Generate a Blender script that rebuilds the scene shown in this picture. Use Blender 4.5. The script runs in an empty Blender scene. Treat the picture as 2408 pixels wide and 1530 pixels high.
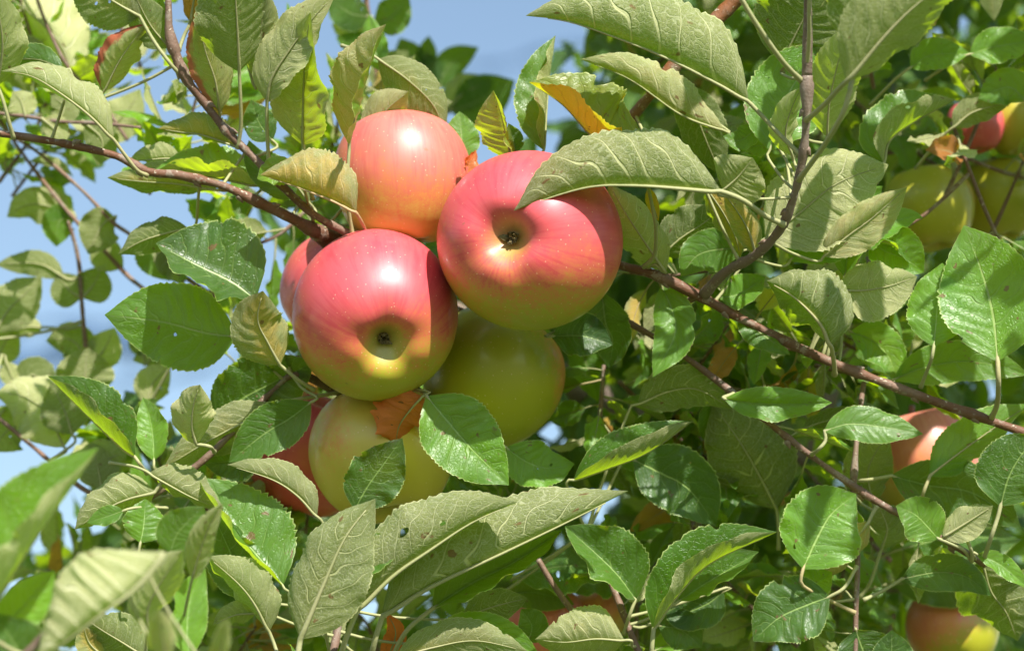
import bpy, math, random
import numpy as np
from mathutils import Matrix, Vector

random.seed(7)
rng = np.random.default_rng(7)
SC = bpy.context.scene
COL = SC.collection

# ------------------------------------------------------------------ camera, sky, sun, exposure
FOCAL, DIST, UNIT = 96.0, 1.2, 0.000187      # lens (mm), metres to the fruit, metres per layout unit at the fruit
PITCH = math.radians(20)
FOCUS_UP = 170                               # focus lies this many layout units in front of the fruit centres
EYE = Vector((0.0, 0.0, 1.5))
cam_data = bpy.data.cameras.new('camera')
cam = bpy.data.objects.new('camera', cam_data)
COL.objects.link(cam)
cam.location = EYE
cam.rotation_euler = (math.pi / 2 + PITCH, 0, 0)
cam_data.sensor_width = 36.0
cam_data.lens = 36.0 / (2 * 1203.5 * UNIT / DIST)
cam_data.clip_start, cam_data.clip_end = 0.05, 3000
cam_data.dof.use_dof = True
cam_data.dof.focus_distance = DIST - FOCUS_UP * UNIT
cam_data.dof.aperture_fstop = 7.1
SC.camera = cam
MC = Matrix.Translation(EYE) @ Matrix.Rotation(math.pi / 2 + PITCH, 4, 'X')
MR = np.array(MC.to_3x3())
ME = np.array(EYE)

SUN_CAM = Vector((0.30, 0.83, 0.46)).normalized()     # towards the sun, seen from the camera: right, up, back
SUN = (MC.to_3x3() @ SUN_CAM).normalized()
world = bpy.data.worlds.new('World')
SC.world = world
world.use_nodes = True
wt = world.node_tree
wt.nodes.clear()
sky = wt.nodes.new('ShaderNodeTexSky')
sky.sky_type = 'NISHITA'
sky.sun_disc = False
sky.sun_elevation = math.asin(SUN.z)
sky.sun_rotation = math.atan2(SUN.x, SUN.y)
sky.air_density, sky.dust_density, sky.ozone_density = 1.35, 0.05, 0.5
bgn = wt.nodes.new('ShaderNodeBackground')
bgn.inputs['Strength'].default_value = 0.088
wo = wt.nodes.new('ShaderNodeOutputWorld')
wt.links.new(sky.outputs[0], bgn.inputs[0])
wt.links.new(bgn.outputs[0], wo.inputs[0])
sun_data = bpy.data.lights.new('sun', 'SUN')
sun_data.energy = 5.0
sun_data.angle = math.radians(0.53)
sun_data.color = (1.0, 0.95, 0.87)
sun = bpy.data.objects.new('sun', sun_data)
COL.objects.link(sun)
sun.rotation_euler = SUN.to_track_quat('Z', 'Y').to_euler()
SC.view_settings.view_transform = 'Standard'
SC.view_settings.look = 'None'
SC.view_settings.exposure = 0.98
SC.view_settings.gamma = 1.0
SC.view_settings.use_curve_mapping = False
SC.cycles.max_bounces = 10
SC.cycles.diffuse_bounces = 5
SC.cycles.glossy_bounces = 3
SC.cycles.transmission_bounces = 6
SC.cycles.use_denoising = True

# ------------------------------------------------------------------ layout helpers
def campt(p):
    """layout points (x, y, z towards the viewer) -> metres in the camera's axes"""
    p = np.atleast_2d(np.asarray(p, float))
    D = DIST - p[:, 2] * UNIT
    k = UNIT * D / DIST
    return np.stack([(p[:, 0] - 1203.5) * k, -(p[:, 1] - 765) * k, -D], 1)

def size_at(z):
    return UNIT * (DIST - z * UNIT) / DIST

def to_world(c):
    return np.asarray(c) @ MR.T + ME

def spline(P, n):
    """Catmull-Rom through P, n+1 samples evenly spaced by length"""
    P = np.asarray(P, float)
    if len(P) == 2:
        t = np.linspace(0, 1, n + 1)[:, None]
        return P[0] * (1 - t) + P[1] * t
    Q = np.vstack([2 * P[0] - P[1], P, 2 * P[-1] - P[-2]])
    out = []
    for i in range(1, len(Q) - 2):
        a, b, c, d = Q[i - 1], Q[i], Q[i + 1], Q[i + 2]
        t = np.linspace(0, 1, 24, endpoint=False)[:, None]
        out.append(.5 * ((2 * b) + (c - a) * t + (2 * a - 5 * b + 4 * c - d) * t ** 2 + (3 * b - a - 3 * c + d) * t ** 3))
    S = np.vstack(out + [P[-1:]])
    L = np.concatenate([[0], np.cumsum(np.linalg.norm(np.diff(S, axis=0), axis=1))])
    s = np.linspace(0, L[-1], n + 1)
    return np.stack([np.interp(s, L, S[:, k]) for k in range(S.shape[1])], 1)

def unit(v):
    return v / np.maximum(np.linalg.norm(v, axis=-1, keepdims=True), 1e-12)

def tangents(P):
    return unit(np.gradient(P, axis=0))

def tube_arrays(P, r, sides=8, jitter=0.0):
    """vertices and faces of a closed tube along P with radii r"""
    n = len(P)
    T = tangents(P)
    ref = np.array([0.0, 0.0, 1.0]) if abs(T[0][2]) < .9 else np.array([1.0, 0, 0])
    N = np.zeros_like(P)
    v = ref - T[0] * ref.dot(T[0])
    for i in range(n):
        v = v - T[i] * v.dot(T[i])
        v = v / max(np.linalg.norm(v), 1e-9)
        N[i] = v
    B = np.cross(T, N)
    a = np.linspace(0, 2 * np.pi, sides, endpoint=False)
    r = np.broadcast_to(np.asarray(r, float), (n,))
    rr = r[:, None] * (1 + jitter * rng.standard_normal((n, sides)))
    V = P[:, None, :] + rr[..., None] * (np.cos(a)[None, :, None] * N[:, None, :] + np.sin(a)[None, :, None] * B[:, None, :])
    V = V.reshape(-1, 3)
    F = []
    for i in range(n - 1):
        for j in range(sides):
            k = (j + 1) % sides
            F.append((i * sides + j, i * sides + k, (i + 1) * sides + k, (i + 1) * sides + j))
    c0, c1 = len(V), len(V) + 1
    V = np.vstack([V, P[0] - T[0] * r[0] * .4, P[-1] + T[-1] * r[-1] * .4])
    for j in range(sides):
        k = (j + 1) % sides
        F.append((c0, k, j))
        F.append((c1, (n - 1) * sides + j, (n - 1) * sides + k))
    return V, F

def make_mesh(name, V, F, mat, uv=None, smooth=True):
    me = bpy.data.meshes.new(name)
    me.from_pydata([tuple(v) for v in V], [], F)
    if uv is not None:
        lay = me.uv_layers.new(name='UVMap')
        idx = np.zeros(len(me.loops), np.int32)
        me.loops.foreach_get('vertex_index', idx)
        lay.data.foreach_set('uv', np.asarray(uv, np.float32)[idx].ravel())
    if smooth:
        me.polygons.foreach_set('use_smooth', [True] * len(me.polygons))
    if mat is not None:
        me.materials.append(mat)
    me.update()
    return me

def place(name, V, F, mat, origin, parent=None, uv=None):
    """link a mesh whose vertices are given in world metres; its origin goes to `origin` (world)"""
    origin = np.asarray(origin, float)
    me = make_mesh(name, np.asarray(V) - origin, F, mat, uv)
    o = bpy.data.objects.new(name, me)
    COL.objects.link(o)
    if parent is not None:
        o.parent = parent
        o.location = Vector(origin) - Vector(parent['at'])
    else:
        o.location = origin
    o['at'] = [float(x) for x in origin]
    return o

def tag(o, label, cat=None, group=None, kind=None):
    o['label'] = label
    if cat: o['category'] = cat
    if group: o['group'] = group
    if kind: o['kind'] = kind
    return o

# ------------------------------------------------------------------ node helpers
class Nodes:
    def __init__(self, name):
        self.m = bpy.data.materials.new(name)
        self.m.use_nodes = True
        self.t = self.m.node_tree
        self.t.nodes.clear()
        self.out = self.t.nodes.new('ShaderNodeOutputMaterial')

    def put(self, sock, v):
        if hasattr(v, 'is_output'):
            self.t.links.new(v, sock)
        elif v is not None:
            if sock.type == 'RGBA' and len(v) == 3:
                v = (*v, 1)
            sock.default_value = v

    def n(self, kind, **kw):
        nd = self.t.nodes.new(kind)
        for k, v in kw.items():
            setattr(nd, k, v)
        return nd

    def math(self, op, a, b=None, c=None, clamp=False):
        nd = self.n('ShaderNodeMath', operation=op, use_clamp=clamp)
        self.put(nd.inputs[0], a)
        if b is not None: self.put(nd.inputs[1], b)
        if c is not None: self.put(nd.inputs[2], c)
        return nd.outputs[0]

    def step(self, x, lo, hi, a=0.0, b=1.0):
        nd = self.n('ShaderNodeMapRange', interpolation_type='SMOOTHSTEP', clamp=True)
        for i, v in enumerate((x, lo, hi, a, b)):
            self.put(nd.inputs[i], v)
        return nd.outputs[0]

    def mix(self, f, a, b, mode='MIX'):
        nd = self.n('ShaderNodeMix', data_type='RGBA', blend_type=mode)
        self.put(nd.inputs[0], f)
        self.put(nd.inputs[6], a)
        self.put(nd.inputs[7], b)
        return nd.outputs[2]

    def noise(self, vec, scale, detail=3.0, rough=.55, dim='3D', w=None):
        nd = self.n('ShaderNodeTexNoise', noise_dimensions=dim)
        if vec is not None: self.put(nd.inputs['Vector'], vec)
        if w is not None: self.put(nd.inputs['W'], w)
        nd.inputs['Scale'].default_value = scale
        nd.inputs['Detail'].default_value = detail
        nd.inputs['Roughness'].default_value = rough
        return nd.outputs[0]

    def xyz(self, x, y, z=0.0):
        nd = self.n('ShaderNodeCombineXYZ')
        for i, v in enumerate((x, y, z)):
            self.put(nd.inputs[i], v)
        return nd.outputs[0]

    def attr(self, name):
        return self.n('ShaderNodeAttribute', attribute_name=name).outputs['Fac']

    def bump(self, h, strength, dist):
        nd = self.n('ShaderNodeBump')
        nd.inputs['Strength'].default_value = strength
        nd.inputs['Distance'].default_value = dist
        self.put(nd.inputs['Height'], h)
        return nd.outputs[0]

    def bsdf(self, color, rough, spec=.5, normal=None, coat=0.0, coat_rough=.2):
        nd = self.n('ShaderNodeBsdfPrincipled')
        self.put(nd.inputs['Base Color'], color)
        self.put(nd.inputs['Roughness'], rough)
        self.put(nd.inputs['Specular IOR Level'], spec)
        if normal is not None: self.put(nd.inputs['Normal'], normal)
        if coat:
            nd.inputs['Coat Weight'].default_value = coat
            nd.inputs['Coat Roughness'].default_value = coat_rough
        return nd.outputs[0]

    def shade(self, f, a, b):
        nd = self.n('ShaderNodeMixShader')
        self.put(nd.inputs[0], f)
        self.put(nd.inputs[1], a)
        self.put(nd.inputs[2], b)
        return nd.outputs[0]

    def done(self, surf):
        self.t.links.new(surf, self.out.inputs['Surface'])
        return self.m

# ------------------------------------------------------------------ materials
NV, SWEEP = 8.0, 0.20        # side veins along a leaf, how far they run forward

def leaf_material(name, fine=True):
    """two-sided leaf: glossy green upper face, felted pale underside, light shining through.
    The object colour holds (yellowing, drying, paleness, reddened margin); paleness is also set low on leaves that hang in shade."""
    N = Nodes(name)
    uvn = N.n('ShaderNodeUVMap', uv_map='UVMap')
    sep = N.n('ShaderNodeSeparateXYZ')
    N.put(sep.inputs[0], uvn.outputs[0])
    t = sep.outputs[0]
    vs = N.math('MULTIPLY_ADD', sep.outputs[1], 2.0, -1.0)
    av = N.math('ABSOLUTE', vs)
    info = N.n('ShaderNodeObjectInfo')
    rnd = info.outputs['Random']
    oc = N.n('ShaderNodeSeparateColor')
    N.put(oc.inputs[0], info.outputs['Color'])
    yel, dry, pale = oc.outputs[0], oc.outputs[1], oc.outputs[2]
    red = info.outputs['Alpha']
    rw = N.math('MULTIPLY', rnd, 37.0)
    uvv = N.xyz(t, N.math('MULTIPLY', vs, .33), rw)
    wob = N.noise(uvv, 6.0, 2)
    wv = N.n('ShaderNodeTexNoise')
    N.put(wv.inputs['Vector'], uvv)
    wv.inputs['Scale'].default_value = 22.0
    warp = N.n('ShaderNodeVectorMath', operation='MULTIPLY_ADD')
    N.put(warp.inputs[0], wv.outputs['Color']); warp.inputs[1].default_value = (.05, .05, 0); N.put(warp.inputs[2], uvv)
    ph = N.math('MULTIPLY_ADD', wob, .24, N.attr('rib'))
    big0 = N.noise(uvv, 7.0, 1)
    fr = N.math('FRACT', ph)
    dist = N.math('ABSOLUTE', N.math('SUBTRACT', fr, .5))
    vw = N.math('MULTIPLY', N.math('MULTIPLY_ADD', av, -.055, .085), N.math('MULTIPLY_ADD', big0, .8, .6))
    lat = N.step(dist, N.math('MULTIPLY', vw, .35), vw, 1.0, 0.0)
    lat = N.math('MULTIPLY', lat, N.step(t, .97, .86))
    lat = N.math('MULTIPLY', lat, N.step(av, 1.0, .75, .25, 1.0))
    mw = N.math('MULTIPLY_ADD', t, -.035, .05)
    mid = N.step(av, N.math('MULTIPLY', mw, .5), mw, 1.0, 0.0)
    vein = N.math('MAXIMUM', lat, mid)
    vor = N.n('ShaderNodeTexVoronoi', feature='DISTANCE_TO_EDGE', voronoi_dimensions='3D')
    N.put(vor.inputs['Vector'], warp.outputs[0])
    vor.inputs['Scale'].default_value = 34.0
    ret = N.step(vor.outputs['Distance'], .0, .10, 1.0, 0.0)
    vor2 = N.n('ShaderNodeTexVoronoi', feature='DISTANCE_TO_EDGE', voronoi_dimensions='3D')
    N.put(vor2.inputs['Vector'], warp.outputs[0])
    vor2.inputs['Scale'].default_value = 90.0
    ret2 = N.step(vor2.outputs['Distance'], .0, .16, 1.0, 0.0)
    fuzz = N.noise(uvv, 85.0, 3, .7)
    big = N.noise(uvv, 3.2, 3, .6)
    rim = N.step(av, .955, .99)
    # upper face
    up = N.mix(pale, (.006, .026, .003), (.066, .165, .005))
    up = N.mix(N.step(big, .35, .7), up, N.mix(.5, up, (.030, .085, .012)))
    up = N.mix(N.math('MULTIPLY', N.step(fuzz, .45, .75), .12), up, (.09, .20, .05))
    up = N.mix(N.math('MULTIPLY', ret, .16), up, (.13, .26, .05))
    up = N.mix(N.math('MULTIPLY', N.math('MULTIPLY_ADD', lat, .22, N.math('MULTIPLY', mid, .6)), 1.0, clamp=True), up, (.24, .34, .10))
    # underside
    un = N.mix(pale, (.038, .054, .008), (.385, .365, .185))
    un = N.mix(N.step(big, .3, .7, 0.0, .35), un, N.mix(.5, un, (.10, .14, .05)))
    un = N.mix(N.math('MULTIPLY', N.step(fuzz, .4, .62), .42), un, N.mix(.45, un, (.05, .07, .02)))
    un = N.mix(N.math('MULTIPLY', ret2, .30), un, N.mix(.5, un, (.55, .56, .40)))
    un = N.mix(N.math('MULTIPLY', ret, .34), un, N.mix(.6, un, (.58, .58, .42)))
    un = N.mix(N.math('MULTIPLY', vein, .85), un, N.mix(pale, (.30, .32, .14), (.60, .57, .38)))
    tr = N.mix(pale, (.15, .235, .003), (.28, .39, .004))
    tr = N.mix(N.math('MULTIPLY', vein, .45), tr, (.16, .22, .03))
    # ageing
    ym = N.noise(uvv, 4.0, 4, .6)
    yf = N.math('MULTIPLY', yel, N.step(N.math('ADD', N.math('MULTIPLY_ADD', av, -.45, N.math('ADD', ym, .22)), N.math('MULTIPLY', yel, .7)), .55, .95), clamp=True)
    dm = N.noise(uvv, 6.0, 5, .65)
    df = N.math('MULTIPLY', dry, N.step(N.math('ADD', dm, N.math('MULTIPLY', dry, .7)), .45, .85), clamp=True)
    redm = N.step(N.math('ADD', N.math('MULTIPLY', N.math('MULTIPLY', vs, 1.0), .5), N.math('MULTIPLY', dm, .55)), .52, .66)
    redf = N.math('MULTIPLY', red, redm)
    spot = N.math('MULTIPLY', N.math('MAXIMUM', N.step(N.noise(uvv, 11.0, 2, .5), .69, .73), N.math('MULTIPLY', N.step(N.noise(uvv, 5.0, 4, .7), .66, .70), N.step(av, .70, .95))), .8)
    def age(c, yc, dc, amt):
        c = N.mix(N.math('MULTIPLY', yf, amt), c, yc)
        c = N.mix(N.math('MULTIPLY', df, .95), c, dc)
        c = N.mix(redf, c, (.30, .085, .045))
        return N.mix(spot, c, (.12, .065, .025))
    up = age(N.mix(N.math('MULTIPLY', rim, .7), up, (.30, .36, .13)), (.50, .36, .03), (.40, .12, .03), .10)
    un = age(N.mix(N.math('MULTIPLY', rim, .5), un, (.46, .46, .26)), (.62, .33, .04), (.46, .15, .045), .95)
    tr = age(N.mix(N.math('MULTIPLY', rim, .6), tr, (.34, .36, .04)), (.62, .40, .01), (.40, .10, .01), .12)
    cell = N.math('MULTIPLY_ADD', N.math('MAXIMUM', vein, N.math('MULTIPLY', ret, .26)), -1.0, N.math('MULTIPLY', fuzz, .06))
    nu = N.bump(cell, .7, .0008)
    nd = N.bump(N.math('ADD', N.math('MULTIPLY', N.math('MAXIMUM', vein, N.math('MULTIPLY', ret, .22)), 1.0), N.math('MULTIPLY', fuzz, .5)),   .9, .0008)
    top = N.bsdf(up, N.math('MULTIPLY_ADD', big, .26, .30), .46, nu)
    und = N.bsdf(un, .85, .12, nd)
    geo = N.n('ShaderNodeNewGeometry')
    face = N.shade(geo.outputs['Backfacing'], top, und)
    trn = N.n('ShaderNodeBsdfTranslucent')
    N.put(trn.inputs[0], tr)
    body = add_shader(N, face, trn.outputs[0])
    eaten = N.math('MULTIPLY', N.step(N.noise(uvv, 9.0, 1, .5), .770, .775), N.math('GREATER_THAN', N.math('FRACT', N.math('MULTIPLY', rnd, 7.3)), .55))
    return N.done(N.shade(eaten, body, N.n('ShaderNodeBsdfTransparent').outputs[0]))

def add_shader(N, a, b):
    nd = N.n('ShaderNodeAddShader')
    N.put(nd.inputs[0], a)
    N.put(nd.inputs[1], b)
    return nd.outputs[0]

def bark_material():
    N = Nodes('bark')
    tc = N.n('ShaderNodeTexCoord').outputs['Object']
    info = N.n('ShaderNodeObjectInfo')
    oc = N.n('ShaderNodeSeparateColor')
    N.put(oc.inputs[0], info.outputs['Color'])
    big = N.noise(tc, 60, 4, .6)
    fine = N.noise(tc, 900, 3, .7)
    c = N.mix(oc.outputs[0], (.105, .048, .028), (.25, .085, .025))
    c = N.mix(N.step(big, .40, .68), c, (.20, .125, .09))
    c = N.mix(N.math('MULTIPLY', N.step(fine, .5, .75), .6), c, (.08, .045, .03))
    lent = N.step(N.noise(tc, 430, 2, .6), .64, .70)
    c = N.mix(N.math('MULTIPLY', N.step(N.noise(tc, 130, 4, .7), .56, .62), .55), c, (.30, .26, .21))
    c = N.mix(N.math('MULTIPLY', lent, .8), c, (.50, .42, .33))
    c = N.mix(oc.outputs[1], c, N.mix(fine, (.13, .105, .085), (.30, .25, .21)))
    return N.done(N.bsdf(c, .58, .35, N.bump(N.math('ADD', fine, N.math('MULTIPLY', lent, .8)), .6, .0006)))

def stalk_material():
    N = Nodes('leaf_stalk')
    tc = N.n('ShaderNodeTexCoord').outputs['Object']
    info = N.n('ShaderNodeObjectInfo')
    fz = N.noise(tc, 700, 3, .7)
    oc = N.n('ShaderNodeSeparateColor')
    N.put(oc.inputs[0], info.outputs['Color'])
    c = N.mix(N.noise(tc, 40, 2), (.22, .26, .07), (.33, .31, .16))
    c = N.mix(oc.outputs[0], c, (.42, .25, .11))
    c = N.mix(N.math('MULTIPLY', fz, .5), c, (.42, .40, .27))
    return N.done(N.bsdf(c, .6, .3, N.bump(fz, .4, .0004)))

def apple_material():
    """skin: green-yellow ground, sun-side blush broken into fine streaks and pale dots"""
    N = Nodes('apple_skin')
    info = N.n('ShaderNodeObjectInfo')
    oc = N.n('ShaderNodeSeparateColor')
    N.put(oc.inputs[0], info.outputs['Color'])
    amount, orange, deep = oc.outputs[0], oc.outputs[1], oc.outputs[2]
    tc = N.n('ShaderNodeTexCoord').outputs['Object']
    bl, cav, ang, pol = N.attr('blush'), N.attr('cavity'), N.attr('around'), N.attr('polar')
    rn = N.math('MULTIPLY', info.outputs['Random'], 50.0)
    ca, sa = N.math('COSINE', ang), N.math('SINE', ang)
    streak = N.noise(N.xyz(N.math('MULTIPLY', ca, 9.0), N.math('MULTIPLY', sa, 9.0), N.math('ADD', N.math('MULTIPLY', pol, .9), rn)), 1.5, 4, .65)
    blot = N.noise(tc, 38, 4, .6)
    fine = N.noise(tc, 420, 3, .75)
    grain = N.noise(tc, 1500, 2, .7)
    b = N.math('MULTIPLY_ADD', N.math('SUBTRACT', blot, .5), 1.1, bl)
    b = N.math('MULTIPLY_ADD', N.math('SUBTRACT', streak, .5), .55, b)
    b = N.math('MULTIPLY_ADD', N.math('SUBTRACT', fine, .5), .8, b)
    b = N.math('MULTIPLY_ADD', N.math('SUBTRACT', grain, .5), .75, b)
    b = N.math('ADD', b, N.math('MULTIPLY_ADD', amount, 2.0, -1.0))
    b = N.math('MULTIPLY_ADD', cav, -.5, b)
    ground = N.mix(orange, (.33, .335, .012), (.66, .44, .10))
    ground = N.mix(N.step(blot, .35, .75, 0.0, .5), ground, N.mix(orange, (.40, .36, .02), (.70, .50, .16)))
    c = N.mix(N.step(b, -.45, .40), ground, N.mix(deep, (.66, .25, .075), (.60, .17, .06)))
    c = N.mix(N.step(b, .0, .95), c, N.mix(deep, (.70, .29, .18), (.60, .082, .098)))
    c = N.mix(N.math('MULTIPLY', N.step(N.math('MULTIPLY_ADD', blot, .5, N.math('MULTIPLY', streak, .6)), .48, .70), N.step(b, .1, .6, 0.0, .6)), c, N.mix(deep, (.63, .15, .10), (.50, .030, .052)))
    c = N.mix(N.math('MULTIPLY', cav, .6), c, N.mix(fine, (.26, .23, .045), (.42, .34, .14)))
    vor = N.n('ShaderNodeTexVoronoi', feature='F1')
    N.put(vor.inputs['Vector'], tc)
    vor.inputs['Scale'].default_value = 360
    dots = N.step(vor.outputs['Distance'], .05, .13, 1.0, 0.0)
    c = N.mix(N.math('MULTIPLY', dots, .65), c, (.80, .58, .38))
    c = N.mix(N.math('MULTIPLY', N.step(N.noise(tc, 95, 3, .6), .72, .76), .6), c, (.20, .11, .04))
    nd = N.n('ShaderNodeBsdfPrincipled')
    N.put(nd.inputs['Base Color'], c)
    N.put(nd.inputs['Roughness'], N.math('MULTIPLY_ADD', fine, .10, .40))
    nd.inputs['Specular IOR Level'].default_value = .62
    nd.inputs['Subsurface Weight'].default_value = .18
    nd.inputs['Subsurface Radius'].default_value = (1.0, .45, .2)
    nd.inputs['Subsurface Scale'].default_value = .004
    nd.inputs['Coat Weight'].default_value = .22
    nd.inputs['Coat Roughness'].default_value = .12
    N.put(nd.inputs['Normal'], N.bump(N.math('ADD', N.math('MULTIPLY', fine, .6), N.math('MULTIPLY', blot, 2.0)), .035, .0009))
    return N.done(nd.outputs[0])

def plain_material(name, c1, c2, scale, rough=.8):
    N = Nodes(name)
    tc = N.n('ShaderNodeTexCoord').outputs['Object']
    f = N.noise(tc, scale, 4, .65)
    return N.done(N.bsdf(N.mix(f, c1, c2), rough, .25, N.bump(f, .5, .001)))

LEAF = leaf_material('apple_leaf')
BARK = bark_material()
STALK = stalk_material()
SKIN = apple_material()
CALYX = plain_material('dry_calyx', (.07, .05, .02), (.22, .18, .08), 600)

# ------------------------------------------------------------------ orchard ground and the rows' light netting
def ground():
    n = 60
    xs = np.concatenate([-np.geomspace(900, .5, n), np.geomspace(.5, 900, n)])
    X, Y = np.meshgrid(xs, xs, indexing='ij')
    Z = .06 * np.sin(X * .7) * np.cos(Y * .5) * np.exp(-np.hypot(X, Y) / 60)
    V = np.stack([X, Y, Z], -1).reshape(-1, 3)
    m = len(xs)
    F = [(i * m + j, (i + 1) * m + j, (i + 1) * m + j + 1, i * m + j + 1) for i in range(m - 1) for j in range(m - 1)]
    N = Nodes('orchard_grass')
    tc = N.n('ShaderNodeTexCoord').outputs['Object']
    c = N.mix(N.noise(tc, 3, 5, .7), (.05, .085, .02), (.13, .15, .05))
    c = N.mix(N.step(N.noise(tc, .6, 3), .5, .7, 0, .6), c, (.20, .17, .09))
    o = place('ground', V, F, N.done(N.bsdf(c, .9, .2)), (0, 0, 0))
    o['kind'] = 'structure'
    o['label'] = 'orchard grass below the tree'
ground()
# ------------------------------------------------------------------ leaves
_WT = np.array([0, .03, .08, .16, .27, .38, .50, .62, .74, .84, .91, .96, 1.0])
_WS = np.array([.03, .20, .44, .72, .93, 1.0, .985, .89, .70, .48, .28, .12, .004])

def width_profile(t):
    w = np.interp(t, _WT, _WS)
    k = np.array([1, 2, 3, 2, 1]) / 9
    if len(t) > 24:
        w2 = np.convolve(np.pad(w, 2, mode='edge'), k, 'valid')
        w2[0], w2[-1] = w[0], w[-1]
        w = w2
    return w

RIB = [None]
CURVES = {}

def blade(Pm, W, L, R, front_is_upper, nt=72, m=9, teeth=20, tooth=.06, twist=(0, 0), ruffle=14, seed=0, e_ref=None, pleat=.018):
    """A leaf blade round the midrib Pm (nt+1 x 3 points, metres). Each half leaves the midrib at an angle and
    bends to a second angle on its way to the margin (0 = across the view, + = towards the viewer).
    Returns vertices, faces, uv and the direction of the underside along the midrib."""
    r = np.random.default_rng(seed)
    t = np.linspace(0, 1, nt + 1)
    T = tangents(Pm)
    ref = np.array([0, 0, 1.0]) if e_ref is None else e_ref
    view = -unit(Pm) if e_ref is None else np.broadcast_to(ref, Pm.shape)
    e1 = unit(np.cross(view, T))
    e2 = unit(np.cross(T, e1))
    w = W * width_profile(t)
    vv = np.linspace(0, 1, m + 1) ** .85
    tw = np.interp(t, [0, 1], twist)
    halves, nrm, phase = {}, {}, {}
    nv, sweep = r.uniform(7.2, 10.5), r.uniform(.16, .28)
    bites = [(r.uniform(.15, .9), r.uniform(.012, .045), r.uniform(.06, .22), r.choice(['L', 'R'])) for _ in range(int(r.choice([0, 0, 0, 1, 1, 2])))] if teeth and nt > 40 else []
    for side, (a0, a1), sg in (('L', L, 1.0), ('R', R, -1.0)):
        f1, f2 = r.uniform(1.6, 2.6), r.uniform(3.2, 5.0)
        p1, p2 = r.uniform(0, 6.28, 2)
        base = np.radians(a0 + (a1 - a0) * vv[None, :] + sg * tw[:, None])
        rip = np.radians(ruffle) * (vv[None, :] ** 1.5) * (np.sin(6.283 * f1 * t + p1)[:, None] + .6 * np.sin(6.283 * f2 * t + p2)[:, None])
        a = base + rip
        dv = np.diff(vv)
        am = .5 * (a[:, 1:] + a[:, :-1])
        c = np.concatenate([np.zeros((nt + 1, 1)), np.cumsum(np.cos(am) * dv, 1)], 1)
        s = np.concatenate([np.zeros((nt + 1, 1)), np.cumsum(np.sin(am) * dv, 1)], 1)
        ww = np.broadcast_to(w[:, None], c.shape).copy()
        for bt, bw, bd, bs in bites:
            if bs == side:
                k = np.clip((vv - (1 - bd * 1.6)) / (bd * 1.6), 0, 1)
                ww *= 1 - (bd * np.exp(-((t - bt) / bw) ** 4))[:, None] * k[None, :]
        if teeth:
            x = t * teeth + r.uniform(0, 1) + .25 * np.sin(t * 23 + p1)
            saw = np.where((x % 1) < .72, (x % 1) / .72, (1 - (x % 1)) / .28)
            env = np.clip(np.minimum(t / .1, (1 - t) / .05), 0, 1)
            amp = tooth * (1 + .5 * np.sin(t * 31 + p2))
            k = np.clip((vv - .8) / .2, 0, 1) ** 2
            ww *= 1 + (amp * env * (saw - .5))[:, None] * k[None, :]
        tw_ = t + .018 * np.sin(t * 17 + p1) + .012 * np.sin(t * 41 + p2)
        ph = nv * (tw_[:, None] - sweep * vv[None, :] ** 1.3) + r.uniform(.3, .7) * (sg > 0)
        phase[side] = ph
        d = pleat * w[:, None] * np.cos(2 * np.pi * (ph)) * (4 * vv * (1.08 - vv))[None, :]
        d = -d if not front_is_upper else d
        sa, ca = np.sin(a), np.cos(a)
        off1 = sg * (ww * c - d * sa)
        off2 = ww * s + d * ca
        halves[side] = Pm[:, None, :] + off1[..., None] * e1[:, None, :] + off2[..., None] * e2[:, None, :]
        nrm[side] = -sg * np.sin(a[:, :1]) * e1 + np.cos(a[:, :1]) * e2
    G = np.concatenate([halves['L'][:, :0:-1], halves['R']], 1)
    cols = 2 * m + 1
    U = np.broadcast_to(t[:, None], (nt + 1, cols))
    vs = np.concatenate([-vv[:0:-1], vv])
    # the v coordinate runs the same way on the leaf whichever face is seen
    Vv = np.broadcast_to((.5 + .5 * (vs if front_is_upper else -vs))[None, :], (nt + 1, cols))
    uv = np.stack([U, Vv], -1).reshape(-1, 2)
    i, j = np.meshgrid(np.arange(nt), np.arange(cols - 1), indexing='ij')
    a = (i * cols + j).ravel(); b = a + 1; c = a + cols + 1; d = a + cols
    Fq = np.stack([a, d, c, b], 1) if not front_is_upper else np.stack([a, b, c, d], 1)
    n = nrm['L'] + nrm['R']
    bad = np.linalg.norm(n, axis=1) < .15
    n[bad] = e2[bad]
    n = unit(n)
    RIB[0] = np.concatenate([phase['L'][:, :0:-1], phase['R']], 1).ravel()
    return G.reshape(-1, 3), [tuple(int(q) for q in f) for f in Fq], uv, (-n if front_is_upper else n)

def put_rib(me, rib):
    at = me.attributes.new('rib', 'FLOAT', 'POINT')
    at.data.foreach_set('value', np.asarray(rib, np.float32))

LEAFS = []
HANG = 30.0

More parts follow.
